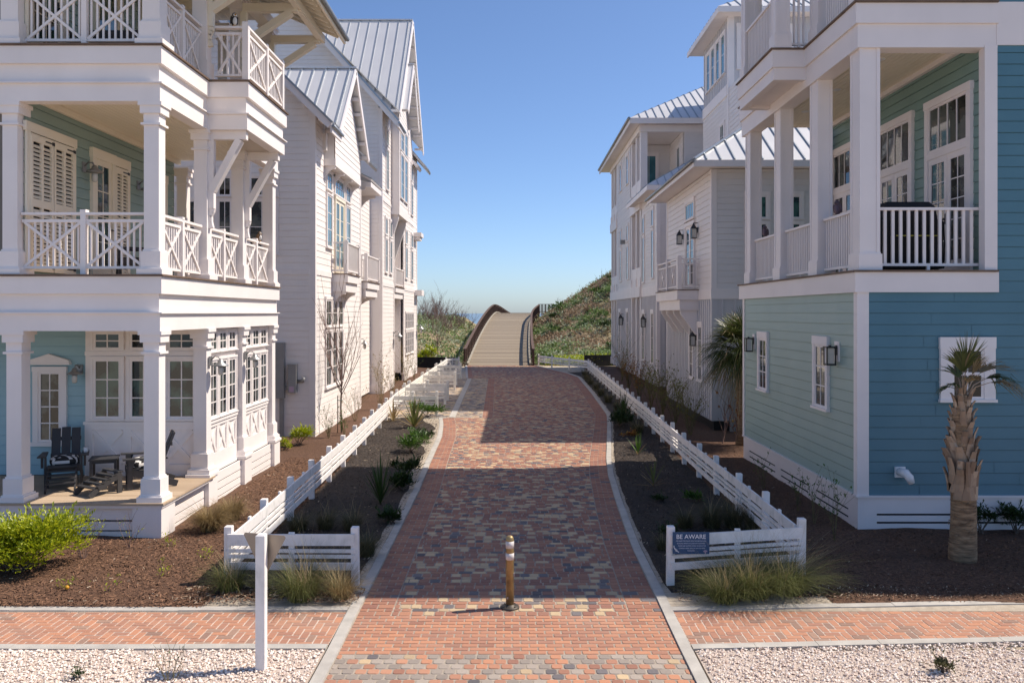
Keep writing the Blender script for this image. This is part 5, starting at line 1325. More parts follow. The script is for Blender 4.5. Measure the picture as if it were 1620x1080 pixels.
# ================================================================== FENCES
def fence(name,label,pts_post,inner,m='fence',group=None,stiles=True,h=.84,post=.105,first=True,last=True,side_off=.07):
    """board fence: posts at pts_post [(x,y)], rails on the side 'inner' (unit-ish vector)"""
    a0=pts_post[0]
    t=thing(name,label,'fence',(a0[0],a0[1],0),group)
    ix,iy=inner
    for i,(x,y) in enumerate(pts_post):
        if (i==0 and not first) or (i==len(pts_post)-1 and not last): continue
        p=MB(); k=post/2; p.cbox(x-k,x+k,y-k,y+k,-.1,h+R.uniform(-.015,.02),.008)
        tx_,ty_=R.uniform(-.018,.018),R.uniform(-.018,.018); p.v=[(vx+tx_*vz,vy+ty_*vz,vz) for vx,vy,vz in p.v]; obj('post',p,M[m],t)
    o=side_off
    for za,zb,th in ((.585,.745,.035),(.488,.535,.035),(.405,.452,.035),(.245,.345,.035)):
        r=MB()
        for (xa,ya),(xb,yb) in zip(pts_post,pts_post[1:]):
            dx,dy=xb-xa,yb-ya; L=math.hypot(dx,dy); dx,dy=dx/L*.004,dy/L*.004
            j=R.uniform(-.006,.006)
            A=(xa+ix*o+dx,ya+iy*o+dy,(za+zb)/2+j); B=(xb+ix*o-dx,yb+iy*o-dy,(za+zb)/2+j+R.uniform(-.004,.004))
            r.bar(A,B,th,zb-za)
        obj('rail',r,M[m],t)
    if stiles:
        for (xa,ya),(xb,yb) in zip(pts_post,pts_post[1:]):
            s=MB(); mx,my=(xa+xb)/2+ix*(o-.038),(ya+yb)/2+iy*(o-.038); L=math.hypot(xb-xa,yb-ya); ux,uy=(xb-xa)/L,(yb-ya)/L
            s.box(mx-(.04 if abs(ux)>abs(uy) else .017),mx+(.04 if abs(ux)>abs(uy) else .017),my-(.04 if abs(uy)>abs(ux) else .017),my+(.04 if abs(uy)>abs(ux) else .017),.2,.765); obj('stile',s,M[m],t)
    return t
fence('board_fence','short white board fence across the left bed behind the yield sign post',[(-4.11,11.8),(-2.29,11.79)],(0,-1))
ptsL=[(FL(y)-.0,y) for y in [11.8+1.77*i for i in range(12)]+[33.0]]
fence('board_fence','long white board fence running beside the left porch house towards the parking stalls',ptsL,(1,0),first=False)
fence('board_fence','white board fence along the back of the parking stalls on the left',[(FL(y),y) for y in (33.1,35.1,36.7,41.9,44.5,49.4,53,57)],(1,0),m='fence_old',first=False)
fence('board_fence','short white board fence in front of the scrub left of the boardwalk',[(-4.78,57),(-3.95,57.6)],(0,-1),first=False)
LB=['nearest grimy white stall divider fence on the left of the lane','second grimy white stall divider fence, close in front of the third','third grimy white stall divider fence, right behind the second','fourth grimy white stall divider fence from the road','fifth grimy white stall divider fence from the road','farthest grimy white stall divider fence, nearest the boardwalk']
for i,(y,xe) in enumerate(((31.35,-3.0),(35.1,-3.0),(36.7,-3.02),(41.9,-3.09),(44.5,-3.19),(49.4,-3.27))):
    fence('stall_divider_fence',LB[i],[(-4.72,y),(-3.9,y),(xe,y)],(0,-1),m='fence_old',group='divider fences between the parking stalls',stiles=False,first=True,h=.9)
fence('board_fence','short white board fence carrying the blue notice on the right of the street',[(2.22,11.77),(4.25,12.22)],(0,-1))
ptsR=[(FR(y),y) for y in [12.25+1.77*i for i in range(24)]+[54.6]]
fence('board_fence','long white board fence running along the right bed to the far bend',ptsR,(-1,0),first=False)
fence('board_fence','white board fence slanting across to the foot of the boardwalk on the right',[(4.86,54.6),(3.75,57.0),(2.65,59.4),(1.75,61.4)],(-.8,-.5),first=False)

# ================================================================== NOTICE ON THE RIGHT FENCE
def text_mesh(name,txt,size,x,y,z,mt,parent,align='CENTER',ext=.002,xs=1.0):
    cu=bpy.data.curves.new('lettering','FONT'); cu.body=txt; cu.size=size; cu.align_x=align; cu.extrude=ext; cu.resolution_u=3
    tmp=bpy.data.objects.new('lettering_source',cu); COL.objects.link(tmp); bpy.context.view_layer.update()
    me=bpy.data.meshes.new_from_object(tmp.evaluated_get(bpy.context.evaluated_depsgraph_get()))
    bpy.data.objects.remove(tmp); bpy.data.curves.remove(cu)
    mb=MB()
    mb.v=[(x+v.co.x*xs,y-v.co.z,z+v.co.y) for v in me.vertices]
    for p in me.polygons: mb.face(list(p.vertices))
    bpy.data.meshes.remove(me)
    return obj(name,mb,mt,parent)
sx0,sx1,sz0,sz1,sy=2.235,2.755,.485,.795,11.77-.07-.045
NS=thing('notice_sign','navy blue BE AWARE notice fixed to the left end of the right front fence','sign',((sx0+sx1)/2,sy,sz0))
f=MB(); f.box(sx0,sx1,sy,sy+.012,sz0,sz1); obj('sign_panel',f,M['navy'],NS)
xm=(sx0+sx1)/2; yy=sy-.0025
text_mesh('heading','BE AWARE',.088,xm,yy,sz1-.092,M['letter'],NS)
for i,l in enumerate(('WE SHARE THIS PLACE WITH THE NATIVE FLORA','& FAUNA, WHICH INCLUDES RATTLESNAKES.','PLEASE USE CAUTION WHILE WALKING THE','COMMON AREAS AND DO NOT GO INTO','THE DUNES.')):
    text_mesh('small_lettering',l,.0225,xm+(.012 if i in(2,3) else 0),yy,sz1-.131-.0345*i,M['letter_small'],NS,xs=.86)
f=MB()
pts=[(.012,.120),(.022,.108),(.014,.096),(.026,.090),(.022,.074),(.040,.078),(.036,.058),(.054,.066),(.062,.052),(.048,.040),(.040,.050),(.056,.044),(.070,.040),(.084,.026)]
for a,b in zip(pts,pts[1:]): f.bar((sx0+a[0],sy-.002,sz0+a[1]),(sx0+b[0],sy-.002,sz0+b[1]),.010,.004,up=(0,1,0))
obj('snake_emblem',f,M['letter'],NS)
f=MB(); cx,cz=sx1-.058,sz0+.016
for i in range(5):
    a0=PI*(.06+.88*i/5); a1=PI*(.06+.88*(i+1)/5)
    f.loft([(cx+.006*math.cos(a0),sy-.003,cz+.012),(cx+.032*math.cos(a0+.05),sy-.003,cz+.012+.030*math.sin(a0+.05)),(cx+.032*math.cos(a1-.05),sy-.003,cz+.012+.030*math.sin(a1-.05))],[(cx+.006*math.cos(a0),sy,cz+.012),(cx+.032*math.cos(a0+.05),sy,cz+.012+.030*math.sin(a0+.05)),(cx+.032*math.cos(a1-.05),sy,cz+.012+.030*math.sin(a1-.05))])
f.box(cx-.006,cx+.006,sy-.003,sy,cz-.010,cz+.016); obj('shell_emblem',f,M['pink'],NS)

# ================================================================== BOLLARD AND YIELD SIGN
BO=thing('bollard','bronze bollard with two white bands in the middle of the street','bollard',(-.07,10.89,0))
f=MB(); bx,by=-.07,10.89
f.lathe((bx,by,0),[(.054,.0),(.054,.895),(.052,.915),(.044,.938),(.028,.952),(.006,.957)],24); obj('tube',f,M['bronze'],BO)
f=MB(); f.lathe((bx,by,0),[(.125,-.01),(.125,.016),(.118,.024),(.07,.026),(.06,.05)],24)
for i in range(4):
    a=PI/4+i*PI/2; f.lathe((bx+.095*math.cos(a),by+.095*math.sin(a),.022),[(.012,0),(.012,.012),(.006,.016)],6)
obj('base_plate',f,mat('dark_bronze',(.10,.085,.07),(.07,.06,.05),rough=.5,metal=.4),BO)
for a,b in ((.792,.885),(.640,.728)):
    f=MB(); f.lathe((bx,by,0),[(.0555,a),(.0555,b)],24); obj('reflective_band',f,M['reflect'],BO)
f=MB(); f.box(bx+.046,bx+.064,by-.03,by+.01,.42,.46); f.box(bx-.04,bx-.02,by-.054,by-.046,.13,.16); obj('lock',f,M['grey_metal'],BO)

YS_=thing('yield_sign','triangular sign seen from behind on a white square post beside the brick sidewalk','road sign',(-2.78,9.0,0))
f=MB(); f.cbox(-2.83,-2.73,8.95,9.05,-.05,1.485,.015); obj('post',f,M['fence'],YS_)
def tri(w_,r_,n=5):
    hgt=w_*.866; C=[(-w_/2,0),(w_/2,0),(0,-hgt)]; out=[]
    for i,(cx,cz) in enumerate(C):
        gx,gz=0,-hgt/3; d=math.hypot(cx-gx,cz-gz); ux,uz=(cx-gx)/d,(cz-gz)/d
        ox,oz=cx-ux*2*r_,cz-uz*2*r_; an=math.atan2(uz,ux)
        for k in range(n): a=an+PI/3*(1-2*k/(n-1)); out.append((ox+r_*math.cos(a),oz+r_*math.sin(a)))
    return out
ang=math.radians(-16); ca,sa=math.cos(ang),math.sin(ang)
def sp(u,z,d): return (-2.775+u*ca-d*sa*-1,9.10+u*sa+d*ca,1.455+z)
P=tri(.56,.024); f=MB(); f.loft([sp(u,z,0) for u,z in P],[sp(u,z,.004) for u,z in P]); o=obj('sign_plate',f,M['alu'],YS_)
P2=tri(.53,.022); P3=tri(.27,.012)
f=MB(); f.loft([sp(u,z-.009,.0042) for u,z in P2],[sp(u,z-.009,.0052) for u,z in P2]); obj('red_sign_face',f,mat('red_sign_face',(.5,.03,.03),rough=.5),o)
f=MB(); f.loft([sp(u,z-.065,.0054) for u,z in P3],[sp(u,z-.065,.0062) for u,z in P3]); obj('white_sign_centre',f,M['letter'],o)
f=MB()
for z in (-.05,-.22): f.lathe(sp(0,z,0),[(.012,-.01),(.012,.01)],6)
f.box(-2.80,-2.75,9.04,9.10,1.2,1.42); obj('fixing',f,M['grey_metal'],YS_)

# ================================================================== FURNITURE ON THE PORCHES
def place(t,x,y,z,rz=0): t.location=(x,y,z); t.rotation_euler=(0,0,rz); return t
def adirondack(label):
    t=thing('adirondack_chair',label,'chair',(0,0,0),'adirondack chairs on the ground floor porch')
    f=MB()
    for i in range(5): f.bar((-.27,-.30+.11*i,.385-.03*i),(.27,-.30+.11*i,.385-.03*i),.10,.025)
    obj('seat',f,M['charcoal'],t)
    f=MB()
    for i in (-1,0,1): 
        w_=.155; x=i*.172
        f.loft([(x-w_/2,.16,.22),(x+w_/2,.16,.22),(x+w_/2,.19,.22),(x-w_/2,.19,.22)],[(x-w_/2,.46,1.0+(.02 if i==0 else 0)),(x+w_/2,.46,1.0+(.02 if i==0 else 0)),(x+w_/2,.49,1.0),(x-w_/2,.49,1.0)])
    f.bar((-.26,.30,.5),(.26,.30,.5),.03,.07); f.bar((-.26,.42,.8),(.26,.42,.8),.03,.07); obj('backrest',f,M['charcoal'],t)
    for s in (-1,1):
        f=MB(); x=s*.355
        f.loft([(x-.075,-.42,.565),(x+.075,-.42,.565),(x+.055,.34,.545),(x-.045,.34,.545)],[(x-.075,-.42,.59),(x+.075,-.42,.59),(x+.055,.34,.57),(x-.045,.34,.57)])
        f.loft([(x-.02,-.34,.563),(x+.02,-.34,.563),(x+.02,-.20,.563),(x-.02,-.20,.563)],[(x-.02,-.32,.36),(x+.02,-.32,.36),(x+.02,-.27,.36),(x-.02,-.27,.36)])
        obj('armrest',f,M['charcoal'],t)
        f=MB(); x=s*.30; f.box(x-.018,x+.018,-.34,-.25,0,.56); obj('front_leg',f,M['charcoal'],t)
        f=MB(); f.bar((x*.93,-.30,.33),(x*.93,.52,.045),.03,.12); obj('side_rail',f,M['charcoal'],t)
    f=MB(); f.bar((-.29,-.34,.33),(.29,-.34,.33),.025,.12); obj('front_apron',f,M['charcoal'],t)
    return t
def footstool(label):
    t=thing('footstool',label,'footstool',(0,0,0),'slatted footstools on the ground floor porch')
    f=MB()
    for i in range(5):
        a=i/4; f.bar((-.25,-.36+.12*i,.16+.05*i*1.1),(.25,-.36+.12*i,.16+.05*i*1.1),.10,.024)
    obj('slats',f,M['charcoal'],t)
    for s in (-1,1):
        f=MB(); x=s*.235
        f.bar((x,-.46,.02),(x,-.30,.15),.03,.10); f.bar((x,-.32,.14),(x,.14,.34),.03,.10); obj('side_rail',f,M['charcoal'],t)
        f=MB(); f.box(x-.016,x+.016,.06,.15,0,.32); obj('rear_leg',f,M['charcoal'],t)
    return t
FZ=.637
place(adirondack('charcoal adirondack chair facing the road against the aqua porch wall'),-8.66,15.80,FZ,math.radians(25))
place(adirondack('charcoal adirondack chair turned sideways, half hidden behind the corner column'),-6.98,15.55,FZ,math.radians(-62))
place(footstool('charcoal slatted footstool pushed up to the front of the adirondack chair by the aqua wall'),-8.45,15.32,FZ,math.radians(25))
place(footstool('charcoal slatted footstool out on the sunlit boards beside the corner column'),-7.45,14.98,FZ,math.radians(-32))
t=thing('side_table','small charcoal slatted side table between the two adirondack chairs','table',(0,0,0))
f=MB()
for i in range(5): f.box(-.25,.25,-.25+.102*i,-.25+.102*i+.092,.46,.485)
obj('table_top',f,M['charcoal'],t)
for sx in (-1,1):
    for sy_ in (-1,1): f=MB(); f.box(sx*.21-.022,sx*.21+.022,sy_*.21-.022,sy_*.21+.022,0,.46); obj('leg',f,M['charcoal'],t)
for yy_ in (-.22,.2): f=MB(); f.box(-.2,.2,yy_,yy_+.02,.40,.46); obj('apron',f,M['charcoal'],t)
place(t,-7.92,15.85,FZ,math.radians(20))
def cushion(label,x,y,z,rz,tilt=0):
    mb=MB(); mb.smooth=True; n,m_=22,12
    for j in range(m_+1):
        for i in range(n):
            a=2*PI*i/n; b=-PI/2+PI*j/m_
            sg=lambda v,e: math.copysign(abs(v)**e,v)
            mb.v.append((.25*sg(math.cos(b),.5)*sg(math.cos(a),.5),.16*sg(math.cos(b),.5)*sg(math.sin(a),.5),.085*sg(math.sin(b),.8)))
    for j in range(m_):
        for i in range(n):
            k=(i+1)%n; xm_=sum(mb.v[q][0]+mb.v[q][1]*.5 for q in (j*n+i,j*n+k,(j+1)*n+k,(j+1)*n+i))/4
            mb.cur=int((xm_+2)/.062)%2; mb.face([j*n+i,j*n+k,(j+1)*n+k,(j+1)*n+i])
    o=obj('cushion',mb,[M['cushion_w'],M['cushion_b']]); tag(o,label,'cushion','striped cushions on the adirondack chairs'); o.location=(x,y,z); o.rotation_euler=(tilt,0,rz); return o
cushion('black and white striped cushion on the chair against the aqua wall',-8.60,15.68,FZ+.46,.45,.1); cushion('black and white striped cushion on the chair behind the corner column',-7.08,15.52,FZ+.45,1.3,.1)
f=MB(); f.lathe((0,0,0),[(.034,0),(.04,.01),(.04,.10),(.036,.10),(.034,.02)],14); 
for i in range(6): pass
f.tube([(.038,0,.08),(.062,0,.07),(.062,0,.035),(.038,0,.025)],.006,5); o=obj('mug',f,M['mug']); tag(o,'white mug standing on the right armrest of the adirondack chair by the aqua wall','mug'); o.location=(-8.27,15.83,FZ+.588)
def armchair(label,w_=.62,nm='wicker_armchair'):
    t=thing(nm,label,'chair',(0,0,0))
    f=MB(); f.cbox(-w_/2,w_/2,-.3,.3,.30,.44,.03); obj('seat',f,M['charcoal'],t)
    f=MB(); f.bar((0,.27,.40),(0,.36,.86),w_,.06,up=(0,1,0)); obj('backrest',f,M['charcoal'],t)
    for s in (-1,1):
        f=MB(); x=s*(w_/2-.03); f.box(x-.04,x+.04,-.3,.3,.60,.645); f.box(x-.03,x+.03,-.29,-.23,0,.6); f.box(x-.03,x+.03,.22,.28,0,.6); obj('arm_frame',f,M['black'],t)
    return t
place(armchair('dark low armchair behind the crossed balcony railing of the porch house'),-7.72,16.6,4.565,math.radians(-60))
place(armchair('wide dark outdoor sofa behind the top railing of the porch house',1.7,'outdoor_sofa'),-7.45,15.6,8.51,math.radians(0)); 
t=thing('covered_grill','barbecue grill under a fitted black cover on the teal house balcony','grill',(0,0,0))
def rr(x0,x1,y0,y1,z,r_=.06):
    out=[]
    for cx,cy,a0 in ((x1-r_,y1-r_,0),(x0+r_,y1-r_,90),(x0+r_,y0+r_,180),(x1-r_,y0+r_,270)):
        for k in range(4): a=math.radians(a0+30*k); out.append((cx+r_*math.cos(a),cy+r_*math.sin(a),z))
    return out
f=MB(); L_=[rr(-.62,.62,-.30,.30,.06),rr(-.60,.60,-.29,.29,.55),rr(-.62,.62,-.31,.31,.92),rr(-.50,.50,-.30,.30,.95),rr(-.47,.47,-.27,.27,1.20),rr(-.40,.40,-.18,.18,1.30,.05)]
for a,b in zip(L_,L_[1:]): f.loft(a,b,True)
for i in range(14):
    u=-.58+i*.09; f.tube([(u,-.30,.08),(u+R.uniform(-.02,.02),-.295,.5),(u+R.uniform(-.02,.02),-.315,.9)],.012,5)
obj('cover',f,M['cushion_b'],t)
for sx in (-1,1):
    f=MB(); f.tube([(sx*.5-.02,-.2,.05),(sx*.5+.02,-.2,.05)],.05,10); f.tube([(sx*.5-.02,.2,.05),(sx*.5+.02,.2,.05)],.05,10); obj('wheels',f,M['black'],t)
f=MB(); f.bar((-.3,-.325,.66),(.5,-.325,.66),.006,.02); obj('cover_strap',f,mat('yellow_strap',(.45,.42,.08),rough=.7),t)
place(t,7.30,15.42,4.66,0)

# ================================================================== BIRD FIGURES
from mathutils import Matrix
def bird(name,label,x,y,z,rz,k,body,belly,beak,wing,big_beak=False):
    t=thing(name,label,'bird figure',(0,0,0))
    f=MB(); f.ell((0,.01,.11),(.062,.075,.11),12,9,Matrix.Rotation(math.radians(12),3,'X'))
    f.ell((0,-.012,.225),(.05,.052,.052),12,8)
    f.cur=1; f.ell((0,-.032,.10),(.046,.052,.085),10,8); f.ell((0,-.028,.222),(.044,.04,.042),10,7)
    f.cur=2
    for s in (-1,1): f.ell((s*.024,-.062,.235),(.008,.008,.008),6,5)
    f.cur=0; f.bar((0,.06,.06),(0,.13,.015),.05,.015)
    obj('body',f,[M[body],M[belly],M['black']],t)
    f=MB(); L=.06 if big_beak else .03
    f.tube([(0,-.055,.222),(0,-.07-L*.5,.216),(0,-.07-L,.200)],[.02 if big_beak else .012,.015 if big_beak else .008,.002],7); obj('beak',f,M[beak],t)
    for s in (-1,1):
        f=MB(); f.ell((s*.062,.02,.125),(.015,.055,.085),8,7,Matrix.Rotation(math.radians(20),3,'X')); obj('wing',f,M[wing],t)
    f=MB()
    for s in (-1,1):
        f.box(s*.025-.006,s*.025+.006,-.012,.0,-.002,.03)
        for q in (-.018,0,.018): f.bar((s*.025,-.005,.004),(s*.025+q,-.05,.004),.009,.008)
    obj('feet',f,M[beak],t)
    t.location=(x,y,z); t.rotation_euler=(0,0,rz); t.scale=(k,k,k); return t
bird('bird_figurine','black and white bird figurine with a thick orange beak on the top balcony rail',-5.62,16.45,9.632,math.radians(35),.98,'bird_k','bird_w','bird_o','bird_k',True)
bird('bird_figurine','small brown and white bird figurine on the lower side rail of the porch house',-6.24,20.05,5.655,math.radians(60),.82,'bird_br','bird_w','bird_o','bird_br')
bird('owl_decoy','mauve grey owl decoy on the teal balcony rail, nearer the corner column',6.31,16.1,5.812,math.radians(-40),1.05,'bird_p','bird_p','bird_k','bird_p')
bird('owl_decoy','mauve grey owl decoy on the teal balcony rail, at the far end',6.31,20.75,5.812,math.radians(-40),1.05,'bird_p','bird_p','bird_k','bird_p')

# ================================================================== PLANTS
rq=random.Random(99)
def blade(mb,p,az,h,spread,droop,w_,n=4):
    dx,dy=math.cos(az),math.sin(az); sx_,sy_=-dy,dx
    pr=None; k=rq.uniform(-.15,.15)
    for i in range(n+1):
        t=i/n; o=spread*t**1.5; z=h*(t-droop*t*t); ww=w_*(1-t*.92)/2
        x=p[0]+dx*o+sx_*k*o; y=p[1]+dy*o+sy_*k*o; zz=max(.004,p[2]+z)
        cu=[(x-sx_*ww,y-sy_*ww,zz),(x+sx_*ww,y+sy_*ww,zz)]
        if pr: 
            if i==1: b0=len(mb.v); mb.v.extend(pr)
            c0=len(mb.v); mb.v.extend(cu); mb.face([c0-2,c0-1,c0+1,c0])
        pr=cu
def grass(label,px,py,r_,h,n,m,cat='ornamental grass',seed=0,droop=.45,group=None,xy=None,wd=.006,wide=1.0):
    x,y=xy or G(px,py)
    mb=MB()
    for i in range(n):
        a=rq.uniform(0,2*PI); rr_=r_*.28*math.sqrt(rq.random()); hh=h*rq.uniform(.55,1.12)
        blade(mb,(x+rr_*math.cos(a)*wide,y+rr_*math.sin(a),.03),a+rq.uniform(-.7,.7),hh*(1+.3*droop),r_*rq.uniform(.25,1.15),droop*rq.uniform(.5,1.35),wd*rq.uniform(.7,1.3))
    mb.cur=1
    for i in range(seed):
        a=rq.uniform(0,2*PI); blade(mb,(x+rq.gauss(0,r_*.12),y+rq.gauss(0,r_*.12),.03),a,h*rq.uniform(1.0,1.5),r_*rq.uniform(.3,1.5),rq.uniform(.1,.4),.005)
    o=obj('ornamental_grass',mb,[M[m],M['grass_seed']],None,(x,y,0)); return tag(o,label,cat,group)
def stems_rec(mb,p,d,l,r_,lv,tips,spread=.5,nb=(2,3),up=.12,n=4):
    q=Vector(p); dd=Vector(d).normalized(); pts=[q.copy()]; k=3
    for i in range(k):
        dd=(dd+Vector((rq.gauss(0,.10),rq.gauss(0,.10),rq.gauss(0,.06)+up*.3))).normalized(); q=q+dd*l/k; pts.append(q.copy())
    mb.tube(pts,[r_*(1-.12*i) for i in range(k+1)],n,False)
    for i,pt in enumerate(pts[1:]): tips.append((pt,dd,lv))
    if lv<=0: return
    for _ in range(rq.randint(*nb)):
        s=pts[rq.choice((1,2,3,3))]; a=rq.uniform(0,2*PI)
        nd=(dd+Vector((math.cos(a),math.sin(a),rq.uniform(-.2,.5)))*spread).normalized()
        stems_rec(mb,s,nd,l*rq.uniform(.5,.85),r_*.58,lv-1,tips,spread,nb,up,n)
def leafplant(name,label,cat,px,py,h,spread,nst,lv,nleaf,ml,ms='stem',ll=(.03,.06),group=None,xy=None,r0=.006,low=0.0,z0=.03,lw=.42,nb=(2,3),up=.3):
    x,y=xy or G(px,py); t=thing(name,label,cat,(x,y,0),group)
    mb=MB(); tips=[]
    for i in range(nst):
        a=rq.uniform(0,2*PI); s=rq.uniform(.1,1)*spread
        stems_rec(mb,(x+math.cos(a)*.04*spread,y+math.sin(a)*.04*spread,z0-.02),(math.cos(a)*s,math.sin(a)*s,1.0),h*rq.uniform(.5,.75),r0,lv,tips,.55,nb,up)
    obj('stems',mb,M[ms],t)
    if nleaf:
        lb=MB(); c=[tp for tp in tips if tp[0].z>=low*h] or tips
        for i in range(int(nleaf*1.5)):
            p,d,_=rq.choice(c); l=rq.uniform(*ll); o=Vector((rq.gauss(0,1),rq.gauss(0,1),rq.gauss(0,.6)))*(.02+.35*ll[1])
            leaf(lb,p+o*.6,l,l*lw,(d*.5+rdir(rq,.2)).normalized())
        obj('leaves',lb,M[ml],t)
    return t
def bush(name,label,cat,px,py,rx,ry,h,n,ml,ll=(.03,.06),group=None,xy=None,lw=.45,lump=5):
    """dense leafy mound"""
    x,y=xy or G(px,py); t=thing(name,label,cat,(x,y,0),group)
    sb=MB()
    cl=[(x+rx*rq.uniform(-.75,.75),y+ry*rq.uniform(-.75,.75),h*rq.uniform(.3,.82),rq.uniform(.30,.5)) for _ in range(lump)]+[(x,y,h*.45,.6)]
    for c in cl: sb.tube([(x+rq.gauss(0,.05),y+rq.gauss(0,.05),0),((x+c[0])/2,(y+c[1])/2,c[2]*.6),(c[0],c[1],c[2])],[.014,.010,.005],5,False)
    lb=MB()
    for i in range(n):
        c=rq.choice(cl); d=rdir(rq,.15); k=rq.random()**.4
        p=Vector((c[0]+d.x*rx*c[3]*k,c[1]+d.y*ry*c[3]*k,c[2]+d.z*h*c[3]*.75*k))
        if p.z<.03: p.z=rq.uniform(.03,.12)
        l=rq.uniform(*ll); leaf(lb,p,l,l*lw,(d+rdir(rq,.3)*.9).normalized())
    for i in range(int(n*.05)):   # shoots standing out of the outline
        c=rq.choice(cl[:-1]); d=rdir(rq,.5); p=Vector((c[0]+d.x*rx*c[3],c[1]+d.y*ry*c[3],c[2]+abs(d.z)*h*c[3]*.7))
        for q in range(5): leaf(lb,p+d*.035*q,ll[1]*.8,ll[1]*.32,(d+rdir(rq,.2)*.8).normalized())
    obj('stems',sb,M['twig'],t); obj('leaves',lb,M[ml],t); return t
def yucca(name,label,cat,px,py,h,n,m,xy=None,spread=.8,wd=.035,dry=0,group=None,z0=.03):
    x,y=xy or G(px,py); mb=MB()
    for i in range(n):
        a=i*2.4+rq.uniform(-.3,.3); k=(i+.5)/n; el=math.radians(88-75*k*spread+rq.uniform(-8,8)); L=h*rq.uniform(.75,1.1)*(1.05-.25*k)
        mb.cur=1 if i>=n-dry else 0
        d=Vector((math.cos(a)*math.cos(el),math.sin(a)*math.cos(el),math.sin(el))); s=Vector((-math.sin(a),math.cos(a),0)); p=Vector((x,y,z0+.04*(1-k)*3))
        b0=len(mb.v); dr=Vector((0,0,-.18*L*k))
        P=[(0,.5),(.3,1),(.65,.75),(1,.05)]
        for t_,w_ in P:
            c=p+d*L*t_+dr*t_*t_; mb.v.extend([tuple(c-s*wd*w_/2),tuple(c+Vector((0,0,-wd*.2*w_))),tuple(c+s*wd*w_/2)])
        for q in range(3):
            o_=b0+q*3; mb.face([o_,o_+1,o_+4,o_+3]); mb.face([o_+1,o_+2,o_+5,o_+4])
    o=obj(name,mb,[M[m],M['grass_tan']],None,(x,y,0)); return tag(o,label,cat,group)

# --- outer left bed
bush('leafy_bush','bright lime green bush in front of the left porch steps','bush',34,905,.92,.60,.80,7500,'leaf_lime',(.045,.085),lump=26,lw=.62)
leafplant('twiggy_shrub','half dead shrub with brown twigs and a few lime leaves beside the bright bush','shrub',132,886,.62,.5,7,2,90,'leaf_lime','twig_red',(.03,.055),r0=.006)
leafplant('twiggy_shrub','leafless reddish shrub in front of the porch corner pier','shrub',206,872,.62,.5,5,1,14,'leaf_lime','twig_red',(.03,.05),r0=.005)
leafplant('seedling','low sprout lying beside the orange fruit in the brown mulch','seedling',104,934,.16,1.2,4,1,26,'leaf_lime',ll=(.03,.06),r0=.003)
o=MB(); x,y=G(106,937); o.ell((x,y,.075),(.03,.03,.028),12,8); tag(obj('orange_fruit',o,M['orange'],None,(x,y,.05)),'small orange fruit lying on the brown mulch','fruit')
for lab,px,py,n in (('tiny sprout with two pale twigs low in the brown mulch',172,938,16),('upright lime sprout halfway between bush and yield sign',258,915,26),('flat green sprout at the foot of the corner pier',272,868,26),('lime sprout near the corner of the left front fence',322,890,24)):
    leafplant('seedling',lab,'seedling',px,py,.24,.9,4,1,n,'leaf_lime','twig_red',(.03,.06),r0=.003)
grass('larger clump of straw coloured grass beside the porch steps',332,842,.46,.62,1900,'grass_tan',droop=.62,wd=.008)
grass('smaller clump of straw coloured grass behind the larger one',366,826,.42,.60,1500,'grass_tan',droop=.62,wd=.008)
bush('leafy_bush','small lime bush at the corner of the gabled house','bush',472,706,.42,.35,.55,700,'leaf_lime',(.06,.10),lump=5)
bush('leafy_bush','tiny lime bush by the porch house rear pier','bush',452,712,.2,.2,.3,240,'leaf_lime',(.05,.08),lump=4)
bush('leafy_bush','yellow green bush beside the wall of the tallest house','bush',676,580,.8,.5,1.5,700,'leaf_lime',(.12,.22),lump=6)
WL=['dry weeds at the foot of the gabled house beside the bare sapling','sparse flowering weeds between the sapling and the balcony','tall dry weeds under the second balcony','yellow weeds at the corner of the tallest house','tall straw weeds by the recessed door of the tallest house','low weeds at the far corner of the tallest house','brown weeds behind the fence beside the sapling trunk']
for i,(px,py,h,n,ml) in enumerate(((520,694,.75,60,'leaf_green'),(562,668,1.0,60,'grass_tan'),(602,650,1.7,260,'grass_tan'),(622,636,1.1,120,'grass_tan'),(642,616,1.9,300,'grass_tan'),(655,600,1.0,60,'leaf_green'),(545,690,.7,50,'leaf_green'))):
    leafplant('weed_clump',WL[i],'weeds',px,py,h,.35,9,2,n,ml,'stem',(.04,.09),r0=.006)
# bare saplings
def sapling(label,px,py,h,stake=True,sc_=1.0):
    x,y=G(px,py); t=thing('bare_sapling',label,'tree',(x,y,0)); mb=MB(); tips=[]
    tr=[Vector((x+rq.gauss(0,.01),y,h*.0+q*h*.38/4)) for q in range(5)]; mb.tube(tr,[.034*sc_,.03*sc_,.028*sc_,.026*sc_,.024*sc_],7,False); obj('trunk',mb,M['twig'],t)
    cb=MB()
    for i in range(10):
        z=h*(.26+.11*(i%4)/4+.03*i/10)*1.05; a=i*2.4
        s=rq.uniform(.45,.8); stems_rec(cb,(x,y,min(z,h*.37)),(math.cos(a)*s,math.sin(a)*s,.9),h*rq.uniform(.28,.40),.014*sc_,2,tips,.42,(2,3),.55,4)
    stems_rec(cb,tr[-1],(.02,0,1),h*.42,.018*sc_,2,tips,.4,(3,4),.5,4)
    obj('branches',cb,M['twig_red'],t)
    if stake:
        sb=MB(); sb.tube([(x-.12,y,0),(x-.12,y,1.25)],.014,6); obj('stake',sb,M['twig'],t)
        sb=MB(); sb.tube([(x-.13,y-.02,.35),(x+.04,y-.02,.35)],.012,5); sb.tube([(x-.13,y-.02,1.1),(x+.04,y-.02,1.1)],.012,5); obj('tie',sb,mat('green_tie',(.02,.12,.08)),t)
sapling('bare young tree staked beside the lane wall of the gabled house',540,687,4.6)
sapling('thin bare young tree in front of the left dune',692,577,4.6,False)
